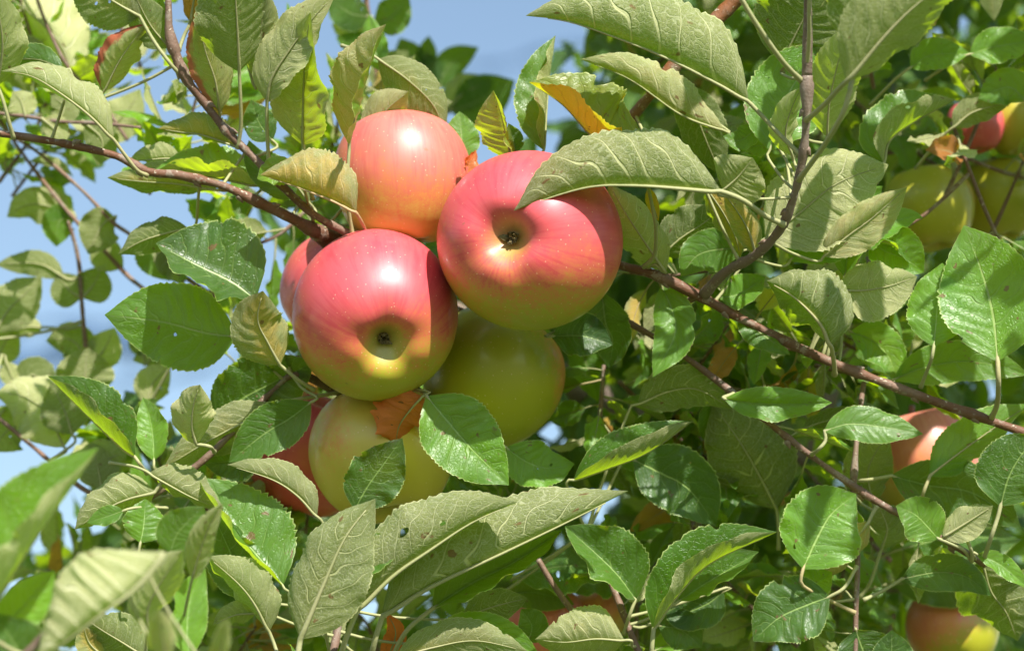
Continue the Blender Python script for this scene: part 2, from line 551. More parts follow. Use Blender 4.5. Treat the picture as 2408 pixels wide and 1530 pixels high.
def leaf(branch, z, pts, W, L=(0, -20), R=(0, -20), face='d', col=(0, 0, .5, 0), pet=None, tw=(0, 0), ruf=13, teeth=24, tooth=.06,
         label=None, stalk=(0, 0), w0=4.2, detail=1.0):
    """one leaf of `branch`: blade along pts (base -> tip), stalk along pet (branch -> base)"""
    P = np.array([(p[0], p[1], z + (p[2] if len(p) > 2 else 0)) for p in pts], float)
    fr = np.random.default_rng(len(LEAFS) + 77)
    if detail > .5:                     # every blade is folded up along its midrib, some more than others
        W = W * .93
        f0, f1 = (fr.uniform(4, 20), fr.uniform(14, 42)) if face == 'u' else (-fr.uniform(0, 12), -fr.uniform(8, 30))
        fold = lambda a: a if abs(a[0]) > 70 else (a[0] + f0, a[1] + f1)
        L, R = fold(L), fold(R)
        if tw == (0, 0):
            tw = (fr.uniform(-10, 10), fr.uniform(-22, 22))
    hd = P[-1] - P[0]
    up = abs(hd[1]) / max(np.hypot(hd[0], hd[1]), 1e-6)
    flat = all(len(p) < 3 for p in pts) and detail > .5
    if flat:                            # upright blades lean over the viewer when seen from below, away when seen from above
        P[:, 2] += (P[0, 1] - P[:, 1]) * up * (.52 if face == 'd' else (-.30 if col[2] > .4 else .12))
    nt = int(76 * detail)
    Pc = spline(campt(P), nt)
    if face == 'd' and detail > .5:     # blades seen from below hang a little towards the ground
        h = P[-1] - P[0]
        h = h[0] / max(np.hypot(h[0], h[1]), 1e-6)
        hang = lambda a, s: a if abs(a[0]) > 75 else (a[0] + s * HANG * h, a[1] + s * HANG * .35 * h)
        L, R = hang(L, 1), hang(R, -1)
    seed = len(LEAFS) * 13 + 5
    k = size_at(z)
    V, F, uv, under = blade(Pc, W * k, L, R, face == 'u', nt=nt, m=max(5, int(9 * detail)), teeth=teeth, tooth=tooth, twist=tw, ruffle=ruf, seed=seed, pleat=.020 if face == 'd' else .014)
    Vw = to_world(V)
    rib = RIB[0]
    o = place('leaf', Vw, F, LEAF, to_world(Pc[:1])[0], branch, uv)
    put_rib(o.data, rib)
    o.color = (col[0], col[1], col[2], col[3])
    if label: o['label'] = label
    # stalk and midrib: one cord, lying on the underside
    d = P[0] - P[min(1, len(P) - 1)]
    d = d / max(np.linalg.norm(d), 1e-6)
    auto = pet is None
    if pet is None:
        C = CURVES.get(branch.name)
        dist = np.linalg.norm(C - P[0], axis=1) if C is not None else np.array([1e9])
        i = int(dist.argmin())
        if dist[i] < 330:                 # the stalk runs to the nearest point of its twig
            q = C[i]
            pet = [tuple(q), tuple(q * .55 + (P[0] + d * dist[i] * .12) * .45 + np.array([0, 6, -5])), tuple(P[0] + d * min(20, dist[i] * .25))]
        else:
            pet = [tuple(P[0] + d * 110 + np.array([0, 30, -90])), tuple(P[0] + d * 50 + np.array([0, 8, -26])), tuple(P[0] + d * 18 + np.array([0, 1, -5]))]
        Pp = np.array(pet)
    else:
        Pp = np.array([(p[0], p[1], z + (p[2] if len(p) > 2 else 0)) for p in pet], float)
    ps = spline(np.vstack([campt(Pp), Pc[:1]]), 14)[:-1]
    if auto: w0 = w0 * .8
    rad_p = np.linspace(w0 * 1.15, w0, len(ps)) * k
    rad_p[0] *= 1.35; rad_p[1] *= 1.15
    mid = Pc[:int(nt * .93):3]
    rad_m = np.interp(np.linspace(0, .93, len(mid)), [0, .25, .6, 1], [w0, w0 * .72, w0 * .42, w0 * .15]) * k
    mid = mid + under[:int(nt * .93):3] * (rad_m * np.interp(np.linspace(0, 1, len(mid)), [0, .05, 1], [.3, .95, .95]))[:, None]
    VP, FP = tube_arrays(np.vstack([ps, mid]), np.concatenate([rad_p, rad_m]), 7)
    s = place('petiole', to_world(VP), FP, STALK, to_world(ps[:1])[0], o)
    s.color = (stalk[0], stalk[1], 0, 1)
    LEAFS.append(o)
    return o

# ------------------------------------------------------------------ branches
def branch(name, label, cat, pts, radii, col=(0, 0), group=None, nodes=(), sides=10, n=None):
    """a twig through layout points, with swollen nodes"""
    P = np.array([tuple(p) + (0,) * (3 - len(p)) for p in pts], float)
    n = n or max(24, 9 * len(P))
    C = spline(campt(P), n)
    kk = UNIT * (-C[:, 2]) / DIST
    r = np.interp(np.linspace(0, 1, n + 1), np.linspace(0, 1, len(radii)), radii) * kk
    ar = np.random.default_rng(len(bpy.data.objects))
    r = r * (1 + .09 * np.convolve(ar.standard_normal(n + 5), np.ones(5) / 2.2, 'valid'))
    for f in nodes:
        x = np.linspace(0, 1, n + 1)
        r = r * (1 + .25 * np.exp(-((x - f) * n / 1.3) ** 2))
    V, F = tube_arrays(C, r, sides, .025)
    o = place(name, to_world(V), F, BARK, to_world(C[:1])[0])
    o.color = (col[0], col[1], 0, 1)
    tag(o, label, cat, group)
    CURVES[o.name] = spline(P, 120)
    return o

def twiglet(parent, pts, radii, col=(0, 0), name='side_shoot', label=None):
    P = np.array([tuple(p) + (0,) * (3 - len(p)) for p in pts], float)
    C = spline(campt(P), 8 * len(P))
    kk = UNIT * (-C[:, 2]) / DIST
    r = np.interp(np.linspace(0, 1, len(C)), np.linspace(0, 1, len(radii)), radii) * kk
    V, F = tube_arrays(C, r, 9, .03)
    o = place(name, to_world(V), F, BARK, to_world(C[:1])[0], parent)
    o.color = (col[0], col[1], 0, 1)
    if label: o['label'] = label
    return o

# ------------------------------------------------------------------ apples
def apple(label, x, y, z, r, axis, blush_dir, col, group=None, squash=.9, stem_to=None, seed=0, tilt=0.0, with_calyx=True, nlat=56, nlon=72, thr=0.0, cone=.07, dip=.42):
    """axis: direction of the calyx end in camera axes (right, up, towards the viewer)"""
    rr = np.random.default_rng(seed)
    c = campt([(x, y, z)])[0]
    k = size_at(z)
    Rm = r * k
    ax = unit(np.array(axis, float))
    ref = np.array([0, 1.0, .2])
    e1 = unit(np.cross(ref, ax)); e2 = np.cross(ax, e1)
    th = np.linspace(0, np.pi, nlat + 1)
    phi = np.linspace(0, 2 * np.pi, nlon, endpoint=False)
    TH, PH = np.meshgrid(th[1:-1], phi, indexing='ij')
    p5 = rr.uniform(0, 6.28)
    lob = 1 + .022 * np.cos(5 * PH + p5) * np.exp(-((TH - .45) / .55) ** 2) + .02 * np.cos(2 * PH + p5 * 2) + .018 * np.cos(PH + p5) * np.sin(TH)
    def prof(TH):
        rho = np.sin(TH) * (1 - cone * np.cos(TH)) * (1 + .10 * np.sin(TH) ** 2 * 0)
        rho = np.sign(rho) * np.abs(rho) ** .92
        h = squash * np.cos(TH) * (1 + .06 * np.sin(2 * TH) ** 2)
        h = h - .27 * np.exp(-(TH / .215) ** 2) - .05 * np.exp(-(TH / .5) ** 2) + dip * np.exp(-((np.pi - TH) / .33) ** 2)
        return rho, h
    rho, h = prof(TH)
    h = h + .016 * np.cos(5 * PH + p5) * np.exp(-((TH - .38) / .22) ** 2)
    rho = rho * lob
    V = (rho[..., None] * (np.cos(PH)[..., None] * e1 + np.sin(PH)[..., None] * e2) + h[..., None] * ax).reshape(-1, 3)
    h0, h1 = prof(np.array([0.0, np.pi]))[1]
    V = np.vstack([V, ax * h0, ax * h1])
    Vd = unit(V)
    F = []
    for i in range(nlat - 2):
        for j in range(nlon):
            q = (j + 1) % nlon
            F.append((i * nlon + j, (i + 1) * nlon + j, (i + 1) * nlon + q, i * nlon + q))
    a, b = len(V) - 2, len(V) - 1
    for j in range(nlon):
        q = (j + 1) % nlon
        F.append((a, j, q))
        F.append((b, (nlat - 2) * nlon + q, (nlat - 2) * nlon + j))
    P = c + V * Rm
    o = place('apple', to_world(P), F, SKIN, to_world(c[None])[0])
    me = o.data
    TT = np.concatenate([TH.ravel(), [0, np.pi]]); PP = np.concatenate([PH.ravel(), [0, 0]])
    bd = unit(np.array(blush_dir, float))
    vals = {'blush': V @ bd * 1.25 - thr, 'cavity': np.exp(-(TT / .22) ** 4) * 1.0, 'around': PP, 'polar': TT}
    for nme, v in vals.items():
        at = me.attributes.new(nme, 'FLOAT', 'POINT')
        at.data.foreach_set('value', np.asarray(v, np.float32))
    o.color = (*col, 1)
    tag(o, label, 'apple', group)
    # stalk, out of the cavity at the far end
    s0 = c + ax * Rm * (h1 + .02)
    s2 = c - ax * Rm * .98 + np.array([.06, .02, 0]) * Rm if stem_to is None else campt([stem_to])[0]
    s1 = c - ax * Rm * .75
    SP = spline(np.vstack([s0, s1, s2]), 12)
    VS, FS = tube_arrays(SP, np.linspace(5, 7.5, 13) * k, 8)
    place('stem', to_world(VS), FS, BARK, to_world(s0[None])[0], o).color = (0, .3, 0, 1)
    if with_calyx:
        base = c + ax * Rm * (h0 + .015)
        VV, FF = [], []
        for q in range(5):
            a0 = q * 2 * np.pi / 5 + p5
            rd = np.cos(a0) * e1 + np.sin(a0) * e2
            sd = np.cross(ax, rd)
            ln = Rm * rr.uniform(.10, .14)
            lean = rr.uniform(.35, .75)
            tip_in = rr.uniform(-.5, .25)
            pts = [base + rd * Rm * .045,
                   base + rd * ln * .45 + ax * ln * lean * .7,
                   base + rd * ln * (.8 + tip_in) + ax * ln * lean * 1.3 + sd * ln * rr.uniform(-.3, .3)]
            S = spline(np.array(pts), 6)
            wd = Rm * np.array([.036, .042, .040, .034, .026, .016, .004])
            n0 = len(VV)
            for u in range(7):
                cup = ax * wd[u] * .35
                VV += [S[u] - sd * wd[u] + cup, S[u], S[u] + sd * wd[u] + cup,
                       S[u] - sd * wd[u] + cup + rd * Rm * .008, S[u] + rd * Rm * .008, S[u] + sd * wd[u] + cup + rd * Rm * .008]
            for u in range(6):
                b0, b1 = n0 + u * 6, n0 + (u + 1) * 6
                FF += [(b0, b0 + 1, b1 + 1, b1), (b0 + 1, b0 + 2, b1 + 2, b1 + 1), (b0 + 4, b0 + 3, b1 + 3, b1 + 4), (b0 + 5, b0 + 4, b1 + 4, b1 + 5),
                       (b0 + 3, b0, b1, b1 + 3), (b0 + 2, b0 + 5, b1 + 5, b1 + 2)]
        for q in range(9):                                     # withered stamens
            a0 = rr.uniform(0, 6.28)
            rd = np.cos(a0) * e1 + np.sin(a0) * e2
            S = spline(np.array([base + rd * Rm * .02, base + rd * Rm * .03 + ax * Rm * .06, base + rd * Rm * .055 + ax * Rm * rr.uniform(.09, .13)]), 4)
            v2, f2 = tube_arrays(S, Rm * .007, 5)
            n0 = len(VV)
            VV += list(v2); FF += [tuple(x + n0 for x in f) for f in f2]
        place('calyx', to_world(np.array(VV)), FF, CALYX, to_world(base[None])[0], o)
    return o

def buds(br, fracs, seed):
    """small scaly buds sitting in the leaf axils of a twig"""
    r = np.random.default_rng(seed)
    Q = CURVES[br.name]
    for f in fracs:
        i = int(f * 119)
        c = campt(Q[i:i + 2])
        T = unit(c[1] - c[0])
        side = np.cross(T, [0, 0, 1.0]) * r.choice([-1, 1])
        side = unit(side + np.array([0, 0, r.uniform(-.3, .6)]))
        k = size_at(Q[i][2])
        d = unit(T * .9 + side * .55)
        S = c[0] + side * 7 * k + np.linspace(-4, 20, 9)[:, None] * d * k
        V, F = tube_arrays(S, np.array([4, 7.5, 8.5, 8, 7, 5.6, 4, 2.4, .6]) * k, 8, .03)
        o = place('bud', to_world(V), F, BARK, to_world(S[:1])[0], br)
        o.color = (.3, .45, 0, 1)
# ------------------------------------------------------------------ the fruit cluster
PINK = (.62, 0, 1.0)
apple('large rosy apple with an open calyx, upper of the two facing apples, green below', 1245, 566, 150, 216, (-.30, .02, .95), (.05, .93, .30), (.70, .12, 1), 'apples in the cluster', .90, (1010, 560, -120), 1, thr=-.14)
apple('rosy pink apple at the front of the cluster with its calyx tilted down', 884, 742, 40, 199, (.18, -.40, .90), (-.10, .93, .30), (.66, .12, 1), 'apples in the cluster', .92, (800, 560, -180), 2, thr=-.10)
apple('pale peach apple with a white shine at the top of the cluster', 944, 424, -110, 162, (.05, -1, .12), (.15, .9, .35), (.62, .85, .6), 'apples in the cluster', .98, (860, 560, -180), 3, thr=.05, dip=-.04)
apple('dull pink apple peeping out from behind the front apple', 800, 688, -290, 146, (-.5, -.5, -.2), (-.6, .7, .3), (.80, 0, .9), 'apples in the cluster', .9, (830, 570, -240), 4, thr=-.3)
apple('plain yellow green apple hanging under the large rosy apple', 1158, 888, -230, 168, (-.5, -.8, .3), (.9, .3, -.4), (.30, .0, .1), 'apples in the cluster', .95, (1060, 720, -260), 5, thr=.55)
apple('shaded yellow green apple below the front apple behind the dry leaf', 900, 1068, -130, 168, (.1, -.9, .35), (-.8, .3, .5), (.14, .55, .3), 'apples in the cluster', .95, (930, 880, -230), 6, thr=.62)
apple('dark red apple in shade at the foot of the cluster', 736, 1066, -400, 156, (-.3, -.8, -.1), (-.4, .6, .6), (.85, 0, 1), 'apples in the cluster', .92, (820, 930, -330), 7, thr=-.4)
# apples deeper in the tree
apple('yellow apple with a bright sun patch behind curled leaves', 2185, 490, -620, 108, (.1, -.9, .2), (.8, .3, -.4), (.2, .1, .1), 'apples deeper in the tree', .95, None, 11, nlat=36, nlon=48, thr=.6)
apple('green yellow apple next to the sunlit yellow apple', 2345, 470, -760, 104, (.1, -.9, .2), (.8, .3, -.4), (.2, .05, .1), 'apples deeper in the tree', .95, None, 12, nlat=36, nlon=48, thr=.6)
apple('yellow apple cut off beside a pink one high among the leaves', 2388, 288, -700, 82, (.1, -.9, .2), (.8, .3, -.4), (.3, .25, .1), 'apples deeper in the tree', .95, None, 13, nlat=36, nlon=48, thr=.6)
apple('bright pink apple mostly hidden above the yellow apples', 2292, 298, -650, 68, (.1, -.9, .2), (0, .8, .4), (.95, 0, .9), 'apples deeper in the tree', .95, None, 14, nlat=36, nlon=48, thr=-.5)
apple('sunlit orange peach apple behind the main twig against the sky', 2168, 1085, -560, 136, (.2, -.85, .1), (.3, .9, .3), (.58, .9, .25), 'apples deeper in the tree', .95, None, 15, nlat=36, nlon=48, thr=.0)
apple('green apple flushed dull red on its shoulder, calyx end down', 2240, 1478, -640, 108, (-.1, -.75, .6), (-.6, .75, .2), (.42, .02, .35), 'apples deeper in the tree', .95, None, 16, nlat=36, nlon=48, thr=.15)
apple('dull red apple half hidden by leaves near the bottom', 1284, 1466, -420, 92, (.1, -.9, .1), (.0, .8, .5), (.66, .2, .6), 'apples deeper in the tree', .95, None, 17, nlat=36, nlon=48, thr=-.3)
apple('golden apple with a lit flank beside the dull red apple', 1402, 1452, -520, 72, (.1, -.9, .1), (.0, .8, .5), (.4, 1, .1), 'apples deeper in the tree', .95, None, 18, nlat=36, nlon=48, thr=.4)
apple('shaded green apple above a dark sharp pointed leaf', 1590, 1050, -560, 74, (.1, -.9, .1), (.0, .8, .5), (.3, .0, .1), 'apples deeper in the tree', .95, None, 20, nlat=36, nlon=48, thr=.6)

# ------------------------------------------------------------------ the branches in focus
B1 = branch('apple_branch', 'red brown branch sloping down from the left edge to the fruit spur', 'branch',
            [(-60, 305, -10), (0, 314, -5), (130, 334), (270, 366), (350, 404), (420, 412), (520, 436), (600, 472), (690, 516, -20), (745, 545, -60), (800, 565, -160), (900, 570, -210)],
            [8.5, 9, 9, 9.5, 10, 10.5, 11, 12, 14, 20, 24, 12], (.25, 0), nodes=(.2, .36, .5))
B2 = branch('apple_branch', 'dark brown branch coming down from the top left onto the fruit spur', 'branch',
            [(393, -60, 30), (396, 20, 30), (400, 85, 25), (432, 175, 15), (480, 242), (540, 316), (600, 374), (668, 442, 5), (740, 506, 0), (832, 556, -60)],
            [7, 8, 15, 11, 9, 9, 9.5, 10, 10.5, 11], (.05, .12), nodes=(.28, .5, .66))
B3 = branch('apple_branch', 'grey upright shoot with long leaf stalks joining the right twig', 'branch',
            [(1897, 178, 330), (1896, 270, 320), (1887, 370, 290), (1868, 455, 250), (1838, 532, 200), (1780, 597, 140), (1705, 640, 70), (1655, 692, 10)],
            [15, 10, 10, 10.5, 11, 11.5, 12, 13], (0, .55), nodes=(.04, .25, .5))
B4 = branch('apple_branch', 'long brown twig sloping down right from behind the large rosy apple', 'branch',
            [(1330, 560, -120), (1450, 620, -30), (1540, 646), (1640, 694), (1760, 758), (1900, 828), (2050, 889), (2200, 944), (2320, 986), (2470, 1038)],
            [12, 11.5, 11.5, 12, 11.5, 11.5, 11, 11, 11, 11], (.18, .05), nodes=(.22, .36, .62, .85))
B5 = branch('apple_branch', 'thin dark twig ending in a bare bud under the long twig', 'branch',
            [(1420, 725, -120), (1550, 800, -80), (1640, 860, -50), (1730, 930, -20), (1805, 992), (1900, 1066), (1980, 1124), (2060, 1178), (2140, 1222), (2240, 1280), (2316, 1326)],
            [7, 7, 7.5, 7.5, 8, 8, 8, 8, 8.5, 8, 7], (.05, .15), nodes=(.5, .7, .92, 1.0))
B6 = branch('apple_branch', 'thick orange brown branch stub with pale flecks behind the top leaf', 'branch',
            [(1440, 330, -110), (1510, 246, -70), (1590, 150, -60), (1650, 80, -60), (1720, 10, -60), (1800, -80, -60)], [15, 15, 16, 17, 18, 18], (.75, 0))
SP = branch('fruit_spur', 'short stubby spur holding the apples and their leaves', 'branch',
            [(745, 545, -60), (800, 600, -230), (900, 700, -330), (960, 830, -350), (900, 930, -250), (800, 920, -160), (700, 880, -60), (640, 920, -60), (480, 1080, -40), (350, 1170, -20)],
            [18, 20, 18, 16, 15, 12, 10, 9, 9, 9], (.0, .2))
BF = branch('apple_shoot', 'leafy shoot rising below the cluster from the bottom edge', 'branch',
            [(700, 1700, 200), (760, 1610, 200), (790, 1500, 90), (800, 1400, 40), (830, 1290, -60), (860, 1200, -120)], [12, 11, 10, 9, 8, 7], (.1, .3))
BG_ = branch('apple_shoot', 'leafy shoot under the pointed leaves at the bottom', 'branch',
            [(1500, 1720, 60), (1520, 1600, 60), (1480, 1480, 20), (1440, 1380, -40), (1380, 1250, -80)], [10, 9, 8, 7, 6], (.1, .2))
BL = branch('apple_shoot', 'soft blurred shoot carrying the closest grey leaves', 'branch',
            [(-60, 1720, 1080), (-10, 1630, 1080), (64, 1534, 1080), (186, 1420, 1100), (330, 1318, 1130)], [14, 12, 11, 10, 9], (.0, .4))
BT = branch('apple_shoot', 'leafy shoot hanging into view from above on the left', 'branch',
            [(650, -160, 60), (600, -90, 60), (540, -40, 50), (470, -50, 40), (380, -110, 30)], [10, 9, 9, 8, 8], (.1, .2))
BU = branch('apple_shoot', 'leafy shoot above the long overhanging leaves', 'branch',
            [(1990, -260, 560), (1960, -120, 480), (1905, -30, 400), (1899, 60, 360), (1897, 178, 330)], [11, 10, 10, 10, 13], (0, .5))
BR = branch('apple_shoot', 'leafy shoot passing down beyond the right edge', 'branch',
            [(2480, 560, 60), (2500, 800, 80), (2470, 1040, 60), (2460, 1280, 30), (2470, 1560, 0)], [11, 11, 11, 10, 10], (.2, .1))
BB = branch('apple_shoot', 'twig with folded leaves behind the bare bud', 'branch',
            [(2005, 1690, 20), (2010, 1560, 20), (2012, 1430, 0), (2016, 1300, -20), (2005, 1180, -40), (2014, 1030, -60), (2030, 900, -160)], [6.5, 6.5, 6.5, 6.5, 6.5, 6, 6], (.15, .3), nodes=(.5, .7))
twiglet(BG_, [(1265, 1315, 20), (1295, 1365, 20), (1330, 1415, 20), (1372, 1470, 10), (1400, 1540, 0), (1420, 1620, 10), (1520, 1690, 60)], [7, 7, 8, 8, 9, 9, 9], (.1, .2))
twiglet(B4, [(1596, 724, -60), (1620, 706, -30), (1655, 690, 0)], [7, 8, 9], (.3, .1))

buds(B1, (.22, .37, .50, .60, .68), 1)
buds(B2, (.29, .42, .52, .67), 2)
buds(B3, (.12, .26, .50, .66), 3)
buds(B4, (.23, .36, .45, .63, .74, .86), 4)
buds(B5, (.40, .51, .70, .80, .93), 5)
# ------------------------------------------------------------------ leaves, upper left
leaf(B1, 40, [(-6, 200), (6, 100), (-14, -30)], 68, (0, -40), (-5, -30), 'd', (0, 0, .62, 0), [(32, 326, -30), (22, 290, -10), (8, 240)])
leaf(B1, 60, [(266, 326), (208, 268, 22), (132, 212, 30), (70, 178, 20), (2, 168, 0)], 88, (-50, -72), (-8, -55), 'd', (0, 0, .55, 0), [(346, 413, -55), (322, 400, -30), (292, 362, -10)], stalk=(.1, 0))
leaf(B1, 10, [(150, 165), (80, 140), (-30, 150)], 42, (-60, -80), (-20, -40), 'u', (0, 0, .1, 0), teeth=16)
leaf(B1, -40, [(560, 345), (480, 318), (425, 310), (372, 303)], 62, (-40, -60), (5, -50), 'd', (.35, .1, .28, 0), tooth=.1)
leaf(B1, -70, [(600, 436), (520, 420), (440, 408), (362, 402)], 92, (105, 120), (-10, -50), 'u', (.25, 0, .95, 0))
leaf(B1, -100, [(510, 446), (420, 432), (330, 426), (252, 418)], 60, (-20, -40), (10, -15), 'd', (.25, 0, .25, 0), ruf=10)
leaf(B1, -120, [(425, 372), (380, 372), (300, 380)], 44, (-40, -50), (-10, -55), 'd', (0, 0, .55, 0))
leaf(B1, -60, [(690, 470), (650, 420), (600, 375), (585, 330)], 50, (0, -40), (0, -40), 'u', (0, 0, .15, 0))
leaf(B2, 40, [(328, 38), (262, 0), (160, -70)], 88, (15, 0), (0, -20), 'd', (.1, 0, .2, 0), [(424, 176, -25), (400, 150), (360, 95)], ruf=8)
leaf(B2, 0, [(398, 112), (355, 62), (312, -20)], 52, (25, 0), (0, -20), 'd', (.1, 0, .15, 0), ruf=8)
leaf(B2, 0, [(388, 34), (360, 14), (322, -14)], 30, (0, -20), (0, -30), 'u', (0, 0, .6, 0))
leaf(B2, -30, [(243, 216), (282, 140), (330, 76), (352, 66)], 66, (20, -50), (-5, -40), 'd', (0, .12, .72, 1.0), label='pale leaf with a red brown withered margin')
leaf(B2, -10, [(448, 52), (456, 0), (462, -70)], 34, (0, -20), (20, 0), 'd', (.5, .55, .2, 0), [(420, 120, 10), (432, 86), (442, 66)])
leaf(BT, 70, [(562, 168), (558, 80), (552, -40), (552, -130)], 108, (10, -10), (-5, -25), 'd', (0, 0, .22, 0), [(558, 350, -70), (566, 300, -50), (565, 230, -20)], tw=(8, -8))
leaf(BT, 20, [(600, 190), (612, 90), (622, -30)], 60, (-20, -40), (0, -30), 'd', (0, 0, .55, 0), ruf=8)
leaf(BT, -15, [(516, 262), (506, 190), (480, 110), (468, 20)], 56, (10, -10), (0, -40), 'd', (.12, .12, .5, .9), label='leaf with a wide red brown dead margin')
leaf(BT, 60, [(628, 240), (640, 185), (682, 118), (738, 42), (790, -14)], 88, (-5, -45), (60, 100), 'd', (0, 0, .66, 0), [(632, 380, -50), (628, 320, -30), (627, 275, -10)], ruf=9)
leaf(BT, 10, [(713, 340), (714, 240), (718, 130), (730, 30)], 118, (-5, -25), (60, 80), 'd', (0, .06, .62, 0), [(735, 470, -30), (718, 400, -10), (714, 370)], ruf=8)
leaf(SP, 90, [(822, 338), (846, 250), (872, 150), (908, 58)], 118, (-6, -38), (78, 105), 'd', (.06, .14, .60, 0), [(830, 560, -60), (818, 480, -30), (818, 400)], ruf=9, label='brownish leaf with a yellow tip standing above the top apple')
leaf(SP, 110, [(836, 498), (790, 474, 8), (735, 452, 14), (672, 430, 8), (612, 412)], 138, (-100, -120), (24, -55), 'd', (.36, .16, .42, 0), [(862, 552, -120), (852, 526, -40)], stalk=(.9, 0), ruf=8, label='bronze leaf turning yellow along its midrib')
leaf(SP, 40, [(690, 420), (650, 405), (604, 420)], 42, (0, 10), (0, -30), 'u', (.5, 0, 1, 0))
leaf(B2, -80, [(730, 480), (700, 440), (650, 400), (600, 390)], 44, (0, -30), (0, -40), 'd', (0, 0, .5, 0))
leaf(B2, -60, [(640, 330), (610, 290), (590, 235)], 44, (0, -30), (0, -30), 'u', (0, 0, .1, 0))
leaf(SP, -60, [(890, 140), (960, 190), (1020, 250), (1046, 318)], 66, (-10, -30), (10, -10), 'd', (.1, 0, .22, 0), ruf=8)
leaf(SP, -150, [(1090, 380), (1085, 320), (1080, 262)], 46, (-10, -20), (-10, -20), 'u', (0, 0, .9, 0))
leaf(SP, -100, [(900, 330), (900, 270), (960, 215)], 60, (-10, -30), (-10, -30), 'd', (0, 0, .75, 0))
leaf(SP, 20, [(1206, 382), (1194, 330), (1178, 270), (1160, 213)], 82, (0, -35), (80, 110), 'd', (.12, .12, .80, 0))
leaf(SP, -20, [(1212, 360), (1204, 320), (1195, 290)], 30, (20, 60), (0, -20), 'u', (0, 0, .2, 0))
leaf(SP, -60, [(1085, 440), (1098, 400), (1118, 352)], 30, (20, 60), (10, -70), 'u', (0, 1, .5, 0), ruf=35, tooth=.2, label='small dry orange brown curled leaf')
leaf(SP, -70, [(1078, 440), (1074, 425), (1080, 400)], 14, (0, 0), (0, -20), 'd', (1, .3, .5, 0))

# ------------------------------------------------------------------ leaves, upper middle and upper right
leaf(B6, -10, [(1278, 352), (1284, 260), (1292, 170), (1306, 84)], 86, (0, -28), (88, 140), 'u', (0, 0, .45, 0))
leaf(B6, 60, [(1520, 352), (1440, 345), (1390, 318, 8), (1322, 246, 12), (1244, 194)],  150, (100, 136), (-38, -62), 'u', (1, .10, .42, 0), ruf=8, tooth=.08, label='green leaf with its lower half rolled over and orange yellow')
leaf(BU, 250, [(1757, 236), (1690, 196, 18), (1570, 136, 30), (1460, 92, 24), (1340, 52, 10), (1236, 38)], 190, (-110, -130), (16, -56), 'd', (0, .02, .34, 0), [(1884, 366, 40), (1846, 330, 24), (1800, 282)], ruf=8, w0=5)
leaf(B3, 330, [(1692, 448), (1600, 440, 8), (1500, 434, 16), (1400, 436, 8), (1310, 458), (1208, 496, -4)], 176, (-112, -130), (16, -60), 'd', (0, .02, .26, 0), [(1842, 528, -110), (1800, 508, -60), (1745, 470, -10)], ruf=8, w0=6)
leaf(B3, 300, [(1700, 446), (1735, 415), (1770, 372)], 82, (20, -40), (20, 0), 'd', (0, .02, .5, 0), ruf=8)
leaf(B6, -30, [(1700, 306), (1600, 268), (1480, 186), (1364, 140)], 92, (-50, -70), (-5, -45), 'd', (0, .12, .60, 0))
leaf(BU, 40, [(1836, 150), (1866, 90), (1900, 20), (1925, -60)], 128, (0, -10), (0, -10), 'd', (0, 0, .08, 0))
leaf(B6, -60, [(1610, 200), (1660, 330), (1700, 420)], 66, (0, -20), (0, -20), 'd', (0, 0, .1, 0))
leaf(B3, 110, [(1810, 352), (1830, 280), (1872, 190), (1952, 108)], 104, (-14, -34), (-5, -30), 'u', (0, 0, .78, 0), ruf=8)
leaf(B3, 200, [(1862, 366), (1846, 318), (1858, 262), (1884, 204)], 48, (-5, -40), (-5, -50), 'd', (0, 0, .9, 0))
leaf(B3, 270, [(1944, 322), (1950, 240), (1972, 140), (2000, 56)], 74, (0, -30), (10, -35), 'd', (0, 0, .70, 0), ruf=8)
leaf(BU, 600, [(1990, 190), (2092, 70), (2180, -10), (2300, -90)], 128, (22, 10), (-16, -44), 'd', (0, 0, .40, 0), [(1896, 282, -275), (1938, 246, -150), (1965, 216, -60)], ruf=8, w0=6)
leaf(BU, 520, [(2014, 120), (2060, 30), (2120, -60)], 130, (10, 0), (0, 0), 'd', (0, 0, .10, 0), [(1876, 426, -255), (1945, 330, -60), (1990, 245, 40)], ruf=8, w0=6)
leaf(BU, 480, [(1726, -30), (1680, -120), (1660, -220)], 90, (0, -20), (0, -20), 'd', (0, 0, .4, 0), [(1890, 196, -160), (1840, 145, -100), (1780, 60, -40)], w0=6)
leaf(BU, 440, [(1905, -40), (1915, -140), (1940, -230)], 90, (0, -20), (0, -20), 'd', (0, 0, .4, 0), [(1896, 170, -110), (1902, 90, -60), (1902, 20, -20)], w0=5)
leaf(B3, 60, [(1800, 560), (1880, 500), (1970, 430, 8), (2088, 387)], 132, (16, -58), (30, 45), 'd', (0, 0, .60, 0), ruf=8)
leaf(B3, 40, [(1858, 612), (1910, 560), (1990, 500), (2074, 438)], 92, (-5, -35), (-10, -30), 'u', (0, 0, .92, 0))
leaf(B3, 80, [(1936, 602), (1990, 556), (2050, 512), (2132, 440)], 60, (30, -50), (35, 60), 'd', (0, .18, .66, 0))
leaf(B4, 10, [(1985, 650), (2010, 560), (2130, 512), (2170, 512)], 60, (-5, -35), (0, 20), 'u', (0, 0, .95, 0))
leaf(B4, -20, [(2046, 566), (2080, 590), (2130, 610), (2172, 640)], 78, (0, -40), (10, 20), 'u', (.05, 0, .95, 0))
leaf(B4, 10, [(2060, 560), (2100, 575), (2140, 620)], 40, (40, 110), (-40, -50), 'd', (0, 0, .3, 0))
leaf(B4, 40, [(1966, 682), (2030, 682), (2090, 672), (2156, 650)], 84, (20, -56), (30, 60), 'd', (0, .04, .55, 0))
